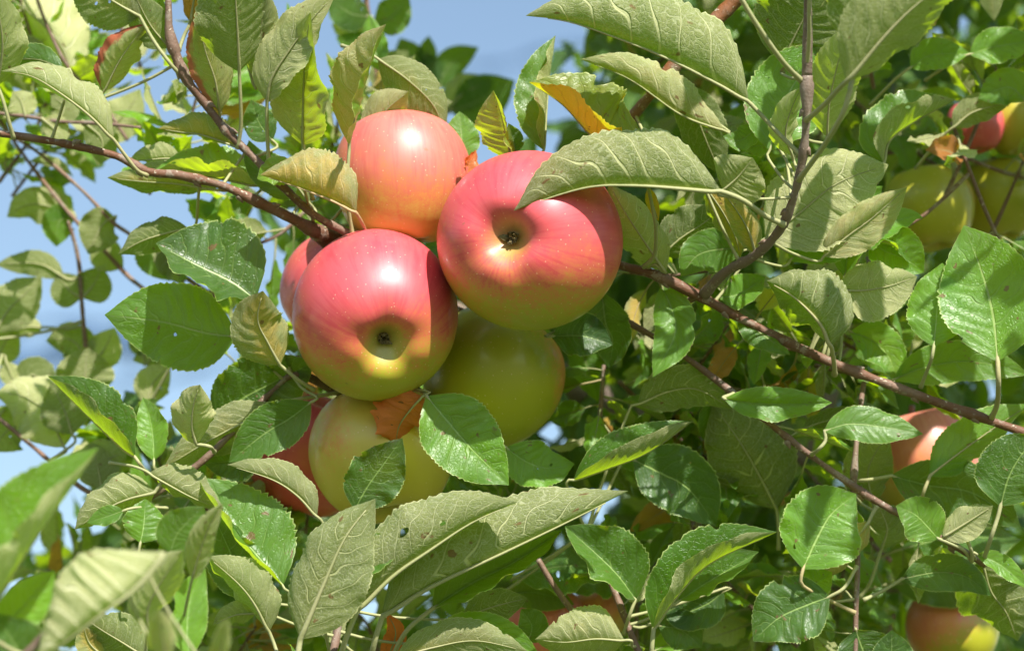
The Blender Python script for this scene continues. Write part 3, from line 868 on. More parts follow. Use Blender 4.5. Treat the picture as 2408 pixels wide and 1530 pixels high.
leaf(B4, 130, [(1954, 812), (1930, 760, 10), (1870, 700, 14), (1802, 660)], 152, (-75, -60), (24, -70), 'd', (0, 0, .20, 0), [(1962, 880, -130), (1960, 850, -60)], stalk=(.2, 0), w0=5.5, ruf=8)
leaf(B4, 90, [(2195, 814), (2200, 760), (2205, 700), (2215, 618)], 78, (0, -30), (-5, -10), 'u', (0, 0, .80, 0), [(2164, 910, -90), (2180, 870, -40), (2190, 842)], stalk=(0, 0))
leaf(B4, 140, [(2345, 848), (2334, 740), (2308, 640), (2266, 530)], 132, (-2, -10), (-10, -30), 'u', (.04, 0, .86, 0), [(2330, 984, -140), (2344, 950, -80), (2347, 900)], w0=6, stalk=(.25, 0), ruf=9)
leaf(B4, 20, [(1565, 640), (1510, 560), (1470, 500), (1430, 430)], 66, (-5, -30), (5, -20), 'd', (.05, 0, .58, 0), [(1522, 630, -20), (1540, 622, 6), (1556, 636)])
leaf(B3, 230, [(1524, 442), (1534, 480), (1548, 520)], 16, (10, 0), (30, 0), 'd', (.9, 0, .5, 0), [(1512, 628, -200), (1538, 600, -160), (1542, 540, -60), (1536, 500)])
leaf(B3, 90, [(1664, 448), (1700, 500), (1730, 560), (1740, 606)], 42, (0, -10), (5, 0), 'd', (.5, 0, .3, 0))
leaf(B3, 100, [(1776, 596), (1760, 545), (1735, 500), (1700, 452)], 36, (0, 10), (0, -10), 'd', (.45, 0, .35, 0), [(1788, 604, -10), (1784, 600)])
leaf(B4, -60, [(1556, 600), (1600, 560), (1660, 520), (1700, 480)], 70, (0, -10), (0, -10), 'd', (0, 0, .05, 0))
leaf(B4, -30, [(1555, 672), (1580, 730), (1585, 790), (1535, 886)], 56, (5, -20), (10, -25), 'u', (0, 0, .82, 0), [(1535, 648, 20), (1545, 655)])
leaf(B4, -60, [(1415, 690), (1424, 760), (1440, 800), (1432, 866)], 66, (0, -10), (15, -10), 'u', (0, 0, .0, 0))
leaf(B5, -40, [(1300, 790), (1370, 790), (1440, 810)], 64, (0, -10), (15, -10), 'u', (0, 0, .0, 0))
leaf(B4, -20, [(1745, 590), (1700, 585), (1640, 600), (1600, 650)], 56, (-10, -30), (-10, -40), 'u', (0, 0, .55, 0))
leaf(B4, -10, [(1690, 700), (1740, 690), (1800, 650)], 50, (0, -30), (10, 0), 'u', (0, 0, .85, 0))
leaf(B3, 60, [(1780, 300), (1740, 330), (1700, 320)], 34, (0, 20), (0, -20), 'u', (0, 0, .6, 0))
leaf(B3, 20, [(1820, 340), (1770, 345), (1740, 352)], 34, (0, 20), (0, -40), 'u', (0, 0, .95, 0))

# right edge, half in focus
leaf(B4, -120, [(2076, 384), (2090, 330), (2150, 285), (2246, 236)], 98, (-8, -30), (88, 140), 'u', (0, 0, .45, 0), [(2060, 430, -40), (2070, 404)])
leaf(B4, -260, [(2140, 160), (2190, 130), (2280, 126)], 44, (-10, -30), (0, 10), 'u', (.1, 0, 1, 0))
leaf(B4, -260, [(2280, 128), (2340, 110), (2440, 96)], 50, (-10, -40), (0, 10), 'u', (.02, 0, 1, 0))
leaf(B4, -300, [(2240, 300), (2290, 262), (2380, 240)], 44, (0, -20), (0, 0), 'd', (.1, 0, .3, 0))
leaf(B4, -280, [(2410, 236), (2370, 205), (2300, 232)], 50, (0, -40), (-10, -40), 'u', (0, 0, .8, 0))
leaf(BR, -30, [(2186, 1118), (2262, 1060), (2340, 1004), (2420, 950)], 74, (-8, -44), (-58, -80), 'u', (0, 0, .84, 0), [(2165, 1192, -60), (2170, 1160)], stalk=(.2, 0))
leaf(BR, 90, [(2352, 1188), (2372, 1120), (2400, 1070), (2440, 1020)], 92, (0, -15), (0, -10), 'u', (0, 0, .12, 0), [(2312, 1316, -60), (2330, 1262), (2345, 1216)], w0=5)
leaf(BR, -90, [(2096, 1118), (2180, 1140), (2290, 1160), (2400, 1240)], 78, (0, -20), (-10, -10), 'u', (0, 0, .0, 0), [(2010, 1130, -40), (2040, 1128)])
leaf(B5, 70, [(2206, 1266), (2178, 1234), (2150, 1208), (2106, 1188)], 60, (10, 0), (-10, -20), 'u', (0, .05, .82, 0), [(2282, 1314, -50), (2262, 1290)])
leaf(B5, 70, [(2216, 1262), (2262, 1234), (2300, 1210), (2334, 1188)], 46, (0, -40), (30, 50), 'd', (0, 0, .60, 0), [(2284, 1318, -50), (2282, 1290), (2264, 1262)])
leaf(B5, 40, [(2296, 1302), (2350, 1326), (2420, 1384)], 30, (0, -30), (20, 0), 'u', (0, 0, .95, 0))
leaf(B5, -50, [(2312, 1330), (2330, 1390), (2366, 1440), (2392, 1506)], 108, (0, -10), (0, -20), 'd', (.05, 0, .10, 0))
leaf(B5, 60, [(1938, 1012), (2000, 996), (2080, 1004), (2170, 1020)], 50, (0, -36), (10, -10), 'u', (0, 0, .62, 0), [(1908, 1068, -55), (1924, 1056), (1940, 1036)], stalk=(0, 0))
leaf(B5, 30, [(1704, 938), (1780, 948), (1860, 950), (1956, 946)], 52, (60, -60), (10, 0), 'u', (0, 0, .84, 0), [(1724, 926, -30), (1700, 934)])
leaf(B4, -100, [(2100, 892), (2180, 862), (2290, 850), (2420, 880)], 56, (-10, -40), (0, -10), 'u', (0, 0, .6, 0))
leaf(B4, -130, [(2000, 780), (2050, 800), (2090, 840), (2110, 900)], 56, (0, -30), (0, 10), 'u', (.35, 0, .85, 0))
leaf(BB, -230, [(2050, 1180), (2040, 1110), (2060, 1060), (2090, 1020)], 66, (0, 0), (10, 0), 'd', (.05, 0, .25, 0))
leaf(BB, 80, [(1888, 1336), (1922, 1262), (1956, 1206), (2012, 1160)], 112, (8, -6), (-8, -30), 'u', (0, 0, .92, 0), [(2010, 1440, -60), (1930, 1400, -40), (1884, 1372)], ruf=9, stalk=(.5, 0))
leaf(BB, 40, [(2042, 1226), (1990, 1290), (1920, 1366)], 44, (20, -60), (0, -50), 'd', (.06, .25, .68, 0), [(2062, 1190, 0), (2052, 1205)])
leaf(BB, 60, [(1950, 1402), (1900, 1420), (1830, 1452), (1770, 1506)], 92, (10, -10), (-5, -25), 'u', (0, 0, .14, 0), [(2014, 1330, -30), (1985, 1380)])
leaf(BB, 20, [(1890, 1400), (1920, 1370), (1956, 1344)], 46, (0, -20), (10, 0), 'u', (0, 0, .95, 0))
leaf(BB, -190, [(2072, 1290), (2085, 1240), (2060, 1180)], 56, (0, 0), (0, 0), 'd', (.05, 0, .3, 0), [(2020, 1405, -10), (2045, 1370), (2062, 1320)])
leaf(BB, -30, [(2120, 1360), (2200, 1345), (2270, 1355), (2330, 1400)], 50, (0, -30), (-10, -10), 'u', (0, 0, .1, 0), [(2030, 1410, 10), (2080, 1385)])
leaf(BB, 20, [(2012, 1480), (2030, 1530), (2060, 1600)], 80, (0, -10), (0, -10), 'u', (0, 0, .0, 0))
leaf(BB, 60, [(2092, 1600), (2096, 1540), (2096, 1480)], 60, (0, -10), (0, -10), 'u', (0, 0, .0, 0))

# ------------------------------------------------------------------ leaves, left and centre
leaf(SP, 20, [(600, 704), (545, 664), (460, 622, 8), (366, 572)], 150, (50, 40), (-14, -40), 'u', (.1, 0, .06, 0), ruf=9)
leaf(B1, -110, [(440, 536), (390, 548), (330, 568), (278, 598)], 50, (0, -10), (5, -30), 'd', (0, 0, .1, 0))
leaf(SP, 10, [(556, 792), (480, 782), (380, 756), (246, 740)], 112, (-16, -28), (-24, -44), 'u', (0, 0, .50, 0), ruf=9)
leaf(SP, 70, [(658, 858), (630, 806), (606, 752), (618, 684)], 82, (10, 0), (0, -40), 'd', (.34, .04, .34, 0), [(738, 916, -60), (700, 892, -20)], stalk=(0, 0), ruf=8, label='yellowing round leaf against the front apple')
leaf(SP, 60, [(316, 1072), (285, 1050), (206, 976, 6), (112, 884)], 100, (88, 140), (12, -28), 'u', (0, 0, .16, 0), [(345, 1112, -50), (330, 1092)], stalk=(.15, 0), ruf=10)
leaf(SP, 50, [(362, 1082), (360, 1030), (352, 980), (336, 934)], 46, (-5, -30), (10, 0), 'u', (.05, 0, .95, 0))
leaf(SP, 110, [(462, 1044), (452, 1000), (456, 950), (470, 904)], 70, (5, -35), (30, -70), 'd', (0, .10, .92, 0), [(504, 1062, -60), (494, 1050), (476, 1046)])
leaf(SP, -60, [(500, 985), (580, 930), (660, 890), (740, 850)], 100, (0, -10), (0, -10), 'u', (0, 0, .0, 0))
leaf(SP, -20, [(646, 952), (600, 978), (500, 1030), (384, 1100)], 66, (-5, -20), (-5, -40), 'd', (.1, 0, .32, 0), [(800, 922, -80), (740, 932, -30), (690, 940)])
leaf(SP, 20, [(730, 946), (680, 984), (620, 1020), (538, 1086)], 66, (0, 10), (0, -10), 'u', (0, 0, .35, 0), ruf=8)
leaf(SP, -90, [(620, 1060), (560, 1080), (480, 1090)], 60, (0, -10), (0, -10), 'u', (0, 0, .0, 0))
leaf(SP, 75, [(992, 932), (966, 960), (938, 1000), (930, 1042)], 92, (5, -25), (30, -20), 'd', (.2, 1, .5, 0), ruf=26, tooth=.3, teeth=9, label='dry orange brown leaf with a torn edge under the front apple')
leaf(SP, 90, [(1004, 932), (1054, 992), (1110, 1056), (1196, 1140)], 98, (-4, -40), (10, -14), 'u', (.04, 0, .88, 0), [(978, 908, -90), (992, 920, -40)], ruf=12)
leaf(SP, -40, [(1190, 1052), (1240, 1086), (1290, 1100), (1350, 1090)], 64, (-10, -30), (0, 10), 'u', (.05, 0, .95, 0))
leaf(BG_, 20, [(1350, 1128), (1430, 1100), (1520, 1064), (1630, 990)], 86, (4, -30), (88, 140), 'u', (.05, 0, .42, 0), ruf=9)
leaf(BF, 60, [(834, 1196), (866, 1140), (905, 1086), (946, 1030)], 76, (0, -5), (0, -10), 'u', (0, 0, .0, 0))
leaf(BF, 70, [(744, 1212), (700, 1164), (640, 1126), (534, 1092)], 62, (-55, -70), (-4, -44), 'd', (.05, 0, .36, 0))
leaf(BF, 110, [(664, 1374), (572, 1268), (512, 1190), (464, 1120)], 134, (52, 66), (-6, -34), 'u', (0, 0, .55, 0), ruf=9, tooth=.1)
leaf(BF, 90, [(352, 1112), (400, 1140), (460, 1172), (526, 1196)], 76, (0, -44), (-50, -60), 'd', (.04, 0, .40, 0))
leaf(BF, 80, [(364, 1156), (300, 1172), (240, 1200), (176, 1244)], 84, (-30, -40), (0, -50), 'd', (0, 0, .42, 0), [(392, 1120, 0), (378, 1136)])
leaf(BF, 150, [(330, 1275), (338, 1235), (342, 1172)], 58, (10, -20), (0, -30), 'u', (0, 0, .62, 0))
leaf(BF, 150, [(290, 1200), (250, 1214), (204, 1228)], 28, (30, 0), (0, -20), 'u', (0, 0, .5, 0))
leaf(BF, 160, [(632, 1482), (600, 1420), (560, 1370), (486, 1306)], 84, (-20, -50), (0, -40), 'd', (.05, 0, .32, 0), [(660, 1560, 20), (645, 1515)])
leaf(BF, 60, [(620, 1400), (560, 1330), (520, 1250), (500, 1200)], 74, (0, -30), (0, -20), 'u', (0, 0, .1, 0))
leaf(BF, 120, [(600, 1440), (550, 1445), (500, 1470)], 36, (0, -30), (0, -40), 'd', (0, 0, .5, 0))
leaf(BF, 340, [(706, 1500), (760, 1374, 10), (812, 1262, 14), (882, 1172)], 112, (30, -56), (40, 20), 'd', (.04, .02, .22, 0), [(690, 1600, -80), (698, 1550)], w0=7, ruf=8)
leaf(BF, 300, [(770, 1372), (820, 1334), (880, 1300), (958, 1268)], 62, (0, -10), (10, 30), 'u', (.1, 0, .30, 0))
leaf(BF, 300, [(842, 1428), (920, 1352, 8), (1010, 1290, 12), (1110, 1226, 8), (1216, 1180)], 150, (20, -64), (-55, -80), 'd', (0, .03, .26, 0), [(790, 1590, -60), (810, 1510)], w0=6.5, ruf=8)
leaf(BF, 220, [(900, 1444), (1010, 1376, 8), (1180, 1298, 12), (1340, 1222, 8), (1476, 1154)], 166, (16, -56), (-50, -75), 'd', (0, 0, .30, 0), [(860, 1600, -60), (880, 1510)], w0=6.5, ruf=8)
leaf(BF, 120, [(1018, 1428), (1110, 1370), (1210, 1320), (1322, 1246)], 92, (0, -10), (30, 50), 'u', (0, 0, .18, 0), [(900, 1600, -60), (950, 1490)], w0=5.5)
leaf(BF, 60, [(1090, 1450), (1160, 1425), (1240, 1405)], 50, (0, -20), (0, 0), 'd', (0, 0, .1, 0))
leaf(BF, 150, [(930, 1545), (1020, 1520), (1120, 1505), (1240, 1530)], 66, (20, -20), (0, -10), 'd', (.1, 0, .35, 0))
leaf(BF, 80, [(1010, 1510), (1090, 1490), (1180, 1500), (1270, 1540)], 60, (-5, -30), (0, 0), 'u', (0, 0, .85, 0))
leaf(BF, 20, [(1240, 1510), (1250, 1470), (1225, 1430)], 44, (0, -10), (0, -10), 'u', (0, 0, .1, 0))
leaf(BF, 40, [(905, 1560), (930, 1490), (910, 1440)], 30, (20, 40), (0, 0), 'd', (.2, 1, .4, 0), label='small dry orange leaf low between the stalks')
leaf(BG_, 100, [(1466, 1504), (1400, 1500), (1330, 1508), (1258, 1502)], 104, (0, -20), (14, -60), 'd', (.06, .04, .46, 0))
leaf(BG_, 40, [(1494, 1408), (1450, 1350), (1400, 1300), (1328, 1236)], 104, (60, 40), (-2, -14), 'u', (0, 0, .36, 0), [(1466, 1490, -30), (1480, 1445)])
leaf(BG_, 90, [(1536, 1476), (1590, 1400), (1670, 1322), (1826, 1250)], 104, (10, -20), (88, 140), 'u', (.02, 0, .36, 0), [(1530, 1600, -40), (1532, 1530)], ruf=9, w0=5.5)
leaf(BG_, 40, [(1596, 1412), (1650, 1376), (1710, 1340), (1784, 1296)], 66, (-4, -20), (50, 60), 'u', (0, 0, .40, 0))
leaf(BG_, -40, [(1700, 1390), (1660, 1420), (1600, 1440), (1560, 1420)], 60, (0, -10), (0, -10), 'u', (0, 0, .0, 0))
leaf(BG_, -40, [(1550, 1470), (1600, 1480), (1650, 1520)], 56, (0, -10), (0, -10), 'u', (0, 0, .05, 0))
leaf(BG_, -260, [(1826, 1196), (1782, 1112), (1740, 1040), (1676, 950)], 118, (6, -10), (0, -10), 'd', (.05, 0, .14, 0), [(1830, 1290, -30), (1830, 1240)])
leaf(BG_, -130, [(1488, 1080), (1550, 1110), (1620, 1150), (1684, 1236)], 90, (0, -20), (0, 10), 'u', (0, 0, .12, 0))
leaf(BG_, -80, [(1500, 950), (1570, 920), (1640, 915), (1720, 960)], 66, (0, 10), (0, 0), 'd', (.05, 0, .15, 0))

# ------------------------------------------------------------------ nearest leaves, out of focus
leaf(BL, 1210, [(382, 1300), (320, 1376, 20), (240, 1440, 30), (84, 1560)], 235, (-100, -110), (-12, -75), 'd', (.0, .04, .80, 0), [(330, 1316, -90), (356, 1306, -40)], w0=7, ruf=6)
leaf(BL, 1160, [(-40, 1460), (40, 1330), (120, 1210), (232, 1052)], 160, (-4, -20), (88, 140), 'u', (0, .02, .72, 0), w0=7, ruf=6)
leaf(BL, 1020, [(-10, 1490), (50, 1430), (128, 1340)], 60, (0, -20), (0, 10), 'u', (.1, 0, 1, 0), ruf=6)
leaf(BL, 1060, [(90, 1620), (50, 1540), (-10, 1440)], 90, (0, -10), (0, -10), 'u', (0, 0, .05, 0), ruf=6)
leaf(BL, 740, [(345, 1480), (350, 1420), (390, 1350), (430, 1292)], 74, (0, -40), (10, -40), 'd', (0, 0, .82, 0), ruf=6)
leaf(BL, 600, [(446, 1545), (440, 1480), (450, 1400), (482, 1330)], 52, (0, -10), (0, -10), 'u', (0, 0, .90, 0), ruf=6)
leaf(BL, 660, [(452, 1360), (466, 1310), (490, 1240), (524, 1182)], 46, (20, -60), (60, 100), 'd', (0, .08, .74, 0), ruf=6)
leaf(BL, 620, [(400, 1300), (420, 1250), (480, 1190)], 62, (0, -10), (0, 0), 'u', (.05, 0, .30, 0), ruf=6)
leaf(BL, 1260, [(392, 1560), (382, 1500), (372, 1430)], 46, (20, -60), (20, -60), 'd', (0, .12, .75, 0), ruf=6)
leaf(BL, 1160, [(510, 1580), (520, 1520), (534, 1450)], 34, (20, -60), (20, -60), 'd', (0, .12, .75, 0), ruf=6)
leaf(BF, 60, [(345, 1545), (290, 1510), (240, 1480), (196, 1450)], 74, (0, -20), (0, -30), 'd', (.05, 0, .12, 0))
leaf(BF, 50, [(240, 1540), (210, 1510), (196, 1470)], 40, (30, 60), (0, -20), 'd', (.4, .1, .5, 0))
# ------------------------------------------------------------------ prototypes for leaves out of focus
def proto_arrays(i, nt, m, teeth):
    r = np.random.default_rng(900 + i)
    bend, side = r.uniform(-.2, .75), r.uniform(-.12, .12)
    x = np.linspace(0, 1, 5)
    P = np.stack([x, side * x ** 2, -bend * .5 * x ** 2], 1)
    Pc = spline(P, nt)
    f = r.uniform(0, 60)
    g = r.uniform(-60, 60)
    V, F, uv, under = blade(Pc, r.uniform(.215, .30), (f, g), (f * r.uniform(.5, 1.3), g + r.uniform(-25, 25)), True, nt=nt, m=m, teeth=teeth,
                            tooth=.08, twist=(r.uniform(-10, 10), r.uniform(-25, 25)), ruffle=24, seed=700 + i, e_ref=np.array([0, 0, 1.0]), pleat=.025)
    return V, F, uv, Pc, under, RIB[0]

PROTOS = []
for i in range(12):
    V, F, uv, Pc, under, rib = proto_arrays(i, 30, 5, 17)
    sp = spline(np.array([[-.34, .02 * (i % 3 - 1), -.06], [-.15, 0, -.02], [0, 0, 0]]), 6)[:-1]
    mid = Pc[:26:4] + under[:26:4] * .004
    VP, FP = tube_arrays(np.vstack([sp, mid]), np.concatenate([np.full(len(sp), .016), np.linspace(.014, .004, len(mid))]), 5)
    off = np.array([.34, -.02 * (i % 3 - 1), .06])
    me = make_mesh('leaf', np.vstack([V, VP]) + off, list(F) + [tuple(q + len(V) for q in f) for f in FP], LEAF, np.vstack([uv, np.full((len(VP), 2), .5)]))
    put_rib(me, np.concatenate([rib, np.zeros(len(VP))]))
    me.materials.append(STALK)
    me.polygons.foreach_set('material_index', [0] * len(F) + [1] * len(FP))
    PROTOS.append(me)

SKYGAPS = [(1130, 70, 135, 95), (960, 60, 60, 70), (60, 520, 85, 75), (150, 700, 190, 95), (140, 810, 200, 40), (290, 850, 70, 110), (320, 225, 40, 55), (250, 40, 45, 45),
           (420, 60, 30, 60), (1335, 322, 40, 26), (1310, 110, 30, 40), (2168, 92, 42, 34), (2300, 920, 80, 30), (2360, 1085, 60, 70),
           (1425, 1350, 55, 35), (1420, 1480, 45, 50), (1472, 1195, 26, 36), (520, 640, 50, 40), (100, 1085, 60, 40), (640, 600, 30, 40),
           (145, 1180, 40, 60), (2010, 1180, 16, 16), (1900, 1500, 40, 20), (50, 1160, 60, 50)]

def in_gap(x, y, grow=1.0):
    return any(((x - a) / (c * grow)) ** 2 + ((y - b) / (d * grow)) ** 2 < 1 for a, b, c, d in SKYGAPS)

def proj(c):
    k = DIST / (-c[2]) / UNIT
    return 1203.5 + c[0] * k, 765 - c[1] * k

CLEAR = [(2295, 292, 55, 50), (2200, 490, 105, 125), (2340, 470, 90, 110), (2375, 285, 80, 75), (2165, 1075, 120, 110), (2240, 1478, 110, 90), (1285, 1440, 90, 60), (1408, 1440, 60, 50)]

def in_clear(x, y):
    return any(((x - a) / c) ** 2 + ((y - b) / d) ** 2 < 1 for a, b, c, d in CLEAR)

MR_M = MC.to_3x3()

def scatter_leaf(parent, p, T, length, r, tone, turned=.18, back=0.0):
    """a shared-mesh leaf at camera-space point p on a twig running along T"""
    for _ in range(6):
        a = unit(r.standard_normal(3))
        d = unit(T * r.uniform(.1, .8) + unit(a - T * a.dot(T)) * 1.0 + np.array([0, r.uniform(-.5, .25), .15 - back]))
        q = proj(p + d * length * .75)
        if not in_gap(*q, 1.15) and not in_clear(*q) and not in_clear(*proj(p + d * length * .4)) and not in_clear(*proj(p + d * length * 1.25)):
            break
    else:
        return None
    sunv = np.array(SUN_CAM)
    n = sunv * r.uniform(.2, 1.1) + unit(r.standard_normal(3)) * .8 + np.array([0, .25, 0])
    if r.random() < turned: n = -n
    n = unit(n - d * n.dot(d))
    y = np.cross(n, d)
    M = MR_M.to_4x4() @ Matrix(((d[0], y[0], n[0], 0), (d[1], y[1], n[1], 0), (d[2], y[2], n[2], 0), (0, 0, 0, 1)))
    o = bpy.data.objects.new('leaf', PROTOS[int(r.integers(len(PROTOS)))])
    COL.objects.link(o)
    o.parent = parent
    M = M @ Matrix.Diagonal((length, length, length, 1))
    M.translation = Vector(to_world(p)) - Vector(parent['at'])
    o.matrix_basis = M
    yel = .6 * r.random() if r.random() < .10 else 0
    o.color = (yel, .6 if r.random() < .03 else 0, float(np.clip(r.normal(tone, .28), 0, 1)), 0)
    return o

def leafy_twig(label, group, pts, radii, n, lo, hi, seed, tone=.45, col=(.2, .2), turned=.18, back=0.0):
    r = np.random.default_rng(seed)
    b = branch('leafy_twig', label, 'branch', pts, radii, col, group, sides=7, n=20)
    P = np.array([tuple(p) + (0,) * (3 - len(p)) for p in pts], float)
    C = spline(campt(P), 60)
    T = tangents(C)
    for f in np.linspace(.06, 1, n):
        i = int(np.clip((f + r.normal(0, .02)) * 60, 0, 60))
        kk = UNIT * (-C[i][2]) / DIST
        scatter_leaf(b, C[i], T[i], r.uniform(lo, hi) * kk, r, tone, turned, back)
    return b

# ------------------------------------------------------------------ the tree behind: trunk and limb
tree = bpy.data.objects.new('apple_tree', None)
COL.objects.link(tree)
TP = [(1380, 2300, -1500), (1480, 1800, -1500), (1600, 1400, -1500), (1690, 1180, -1520), (1830, 1020, -1560), (1930, 800, -1640), (2010, 450, -1750), (2060, 50, -1800), (2100, -400, -1900)]
C = spline(campt(TP), 60)
tree.location = to_world(C[:1])[0]
tree['at'] = list(tree.location)
tag(tree, 'brown grey trunk of the tree seen through the leaves on the right', 'tree')
kk = UNIT * (-C[:, 2]) / DIST
V, F = tube_arrays(C, np.linspace(115, 55, 61) * kk * (1 + .08 * np.sin(np.arange(61) * .9)), 16, .03)
place('trunk', to_world(V), F, BARK, to_world(C[:1])[0], tree).color = (0, .8, 0, 1)
C2 = spline(campt([(1690, 1180, -1520), (1500, 1000, -1450), (1250, 850, -1300), (1000, 700, -1150), (700, 560, -1000)]), 40)
V, F = tube_arrays(C2, np.linspace(50, 20, 41) * UNIT * (-C2[:, 2]) / DIST, 12, .03)
place('limb', to_world(V), F, BARK, to_world(C2[:1])[0], tree).color = (0, .6, 0, 1)

for q, pts in enumerate(([(2080, -150, -1850), (2200, -350, -1300), (2450, -480, -700), (2800, -560, -150)], [(2060, 50, -1800), (1900, -250, -1400), (1700, -420, -1000), (1450, -520, -700)],
                         [(2095, -350, -1900), (2500, -560, -1500), (2950, -640, -1000)], [(2070, -20, -1800), (2500, -180, -1200), (3000, -300, -700)], [(1700, -420, -1000), (1300, -560, -900), (800, -640, -900)])):
    CL = spline(campt(pts), 40)
    V, F = tube_arrays(CL, np.linspace(34, 8, 41) * UNIT * (-CL[:, 2]) / DIST, 9, .03)
    place('limb', to_world(V), F, BARK, to_world(CL[:1])[0], tree).color = (0, .5, 0, 1)

# ------------------------------------------------------------------ twigs out of focus on the left, against the sky
L_SKY = 'out of focus twigs against the sky'
T1 = branch('leafy_twig', 'blurred pinkish twig crossing the sky under the left branch', 'branch',
            [(-30, 240, -700), (35, 335, -700), (80, 398, -700), (122, 452, -690), (172, 512, -680), (230, 572, -680), (300, 648, -670), (354, 692, -670), (430, 760, -680)], [4.1, 4.1, 4.8, 4.8, 5.4, 5.4, 6.1, 6.1], (.55, .35), L_SKY)
T2 = branch('leafy_twig', 'blurred dark twig behind the pinkish one, red brown lower down', 'branch',
            [(-40, 290, -620), (70, 345, -620), (190, 445, -600), (262, 520, -600), (312, 556, -590), (420, 640, -560), (535, 722, -520)], [4.1, 4.1, 4.8, 5.4, 5.4, 6.1, 6.1], (.5, .35), L_SKY)
T3 = branch('leafy_twig', 'blurred upright twig with heart shaped leaf pair against the sky', 'branch',
            [(205, 860, -700), (200, 800, -700), (192, 710, -690), (188, 640, -690), (178, 580, -690), (160, 520, -680)], [6.8, 6.1, 5.4, 5.4, 4.8, 4.1], (.3, .35), L_SKY)
T4 = branch('leafy_twig', 'blurred dark twig behind the left branch near the edge', 'branch',
            [(-40, 262, -420), (60, 274, -420), (140, 286, -400), (230, 290, -380), (330, 300, -360)], [4.8, 4.8, 4.8, 4.8, 4.1], (.2, .35), L_SKY)
T5 = branch('leafy_twig', 'blurred red twig rising at the left edge low down', 'branch',
            [(-30, 960, -500), (30, 1010, -500), (90, 1060, -500), (190, 1145, -480), (300, 1200, -480)], [4.8, 5.4, 5.4, 5.4, 5.4], (.7, .35), L_SKY)
T6 = branch('leafy_twig', 'blurred twig with pale drooping leaves at the top left corner', 'branch',
            [(300, 330, -640), (230, 230, -640), (165, 165, -600), (110, 60, -600), (60, -80, -600)], [4.8, 4.8, 4.8, 4.1, 4.1], (.2, .35), L_SKY)
T7 = branch('leafy_twig', 'blurred twig with small dark leaves against the open sky', 'branch',
            [(860, 330, -1300), (900, 220, -1300), (985, 170, -1300), (1010, 210, -1300), (1050, 260, -1250)], [4.1, 4.1, 3.4, 3.4, 3.4], (.2, .35), L_SKY)
T8 = branch('leafy_twig', 'blurred pink twig standing above the top apple', 'branch',
            [(890, 260, -900), (880, 120, -900), (865, 30, -900), (850, -80, -900)], [5.4, 5.4, 5.4, 5.4], (.55, .35), L_SKY)
D = .42
def bl(b, z, pts, W, L, R, face, pale, yel=0):
    leaf(b, z, pts, W, L, R, face, (yel, 0, pale, 0), detail=D, teeth=16)
bl(T6, -620, [(170, 166), (140, 100), (80, 40), (0, -20)], 118, (-50, -70), (-25, -60), 'd', 1)
bl(T6, -640, [(120, 150), (60, 150), (-20, 180)], 70, (0, -20), (0, -20), 'd', .5)
bl(T6, -640, [(220, 300), (200, 250), (215, 170)], 50, (0, -20), (0, -20), 'u', .4)
bl(T6, -680, [(230, 330), (300, 260), (330, 210)], 50, (0, -20), (0, -20), 'd', .9)
bl(T1, -700, [(170, 500), (140, 490), (70, 480), (16, 510)], 50, (-10, -30), (0, -40), 'd', .6)
bl(T1, -690, [(175, 508), (140, 520), (132, 580)], 40, (0, 0), (0, 0), 'u', .5)
bl(T2, -600, [(270, 510), (240, 530), (208, 598)], 50, (0, 10), (0, 10), 'd', .3)
bl(T1, -680, [(228, 570), (250, 600), (290, 630)], 40, (0, 10), (0, 10), 'd', .5)
bl(T3, -690, [(192, 700), (160, 680), (136, 640)], 44, (0, 0), (0, 0), 'd', .2)
bl(T3, -690, [(194, 700), (220, 670), (240, 626)], 46, (0, 0), (0, 0), 'd', .2)
bl(T3, -690, [(150, 652), (90, 620), (-10, 622)], 32, (-10, -10), (0, -20), 'd', .3)
bl(T3, -650, [(-10, 780), (20, 730), (60, 690), (98, 652)], 60, (-10, -30), (10, 0), 'd', .35)
bl(T3, -720, [(205, 850), (170, 800), (108, 800)], 46, (0, 0), (0, -10), 'd', .2)
bl(T3, -720, [(210, 860), (240, 830), (270, 770)], 44, (0, -20), (0, -20), 'd', .8)
bl(T3, -740, [(100, 770), (60, 770), (20, 790)], 26, (0, -30), (0, -40), 'd', .9)
bl(T5, -700, [(-10, 860), (10, 810), (40, 765)], 42, (0, -20), (0, -10), 'd', .5)
bl(T5, -680, [(14, 850), (30, 890), (52, 905)], 26, (0, -20), (0, -10), 'd', .9)
bl(T5, -660, [(60, 900), (80, 880), (115, 930)], 46, (0, 10), (0, 10), 'd', .15)
bl(T3, -600, [(200, 930), (200, 880), (205, 815)], 70, (0, 0), (0, 0), 'd', .35)
bl(T5, -500, [(150, 1050), (110, 970), (50, 930), (-10, 925)], 86, (-10, -10), (-5, -50), 'd', .85)
bl(T5, -480, [(170, 1020), (150, 960), (120, 900)], 60, (0, 0), (10, 0), 'd', .2)
bl(T5, -560, [(60, 1000), (20, 1010), (-20, 1060)], 60, (0, 10), (0, 10), 'd', .35)
bl(T5, -480, [(230, 1150), (240, 1090), (300, 1060)], 60, (0, 0), (0, -20), 'd', .4)
bl(T5, -470, [(240, 1150), (230, 1100), (215, 1040)], 50, (0, 0), (0, -20), 'd', .5)
bl(T2, -700, [(340, 840), (330, 800), (318, 760)], 30, (0, 0), (0, 0), 'd', .2)
bl(T2, -700, [(410, 850), (370, 830), (312, 848)], 34, (0, 0), (0, 0), 'd', .4)
bl(T2, -650, [(345, 950), (360, 900), (400, 860)], 44, (0, -20), (0, -20), 'd', .9)
bl(T2, -640, [(500, 700), (520, 690), (540, 740)], 40, (0, 0), (0, -30), 'd', .8)
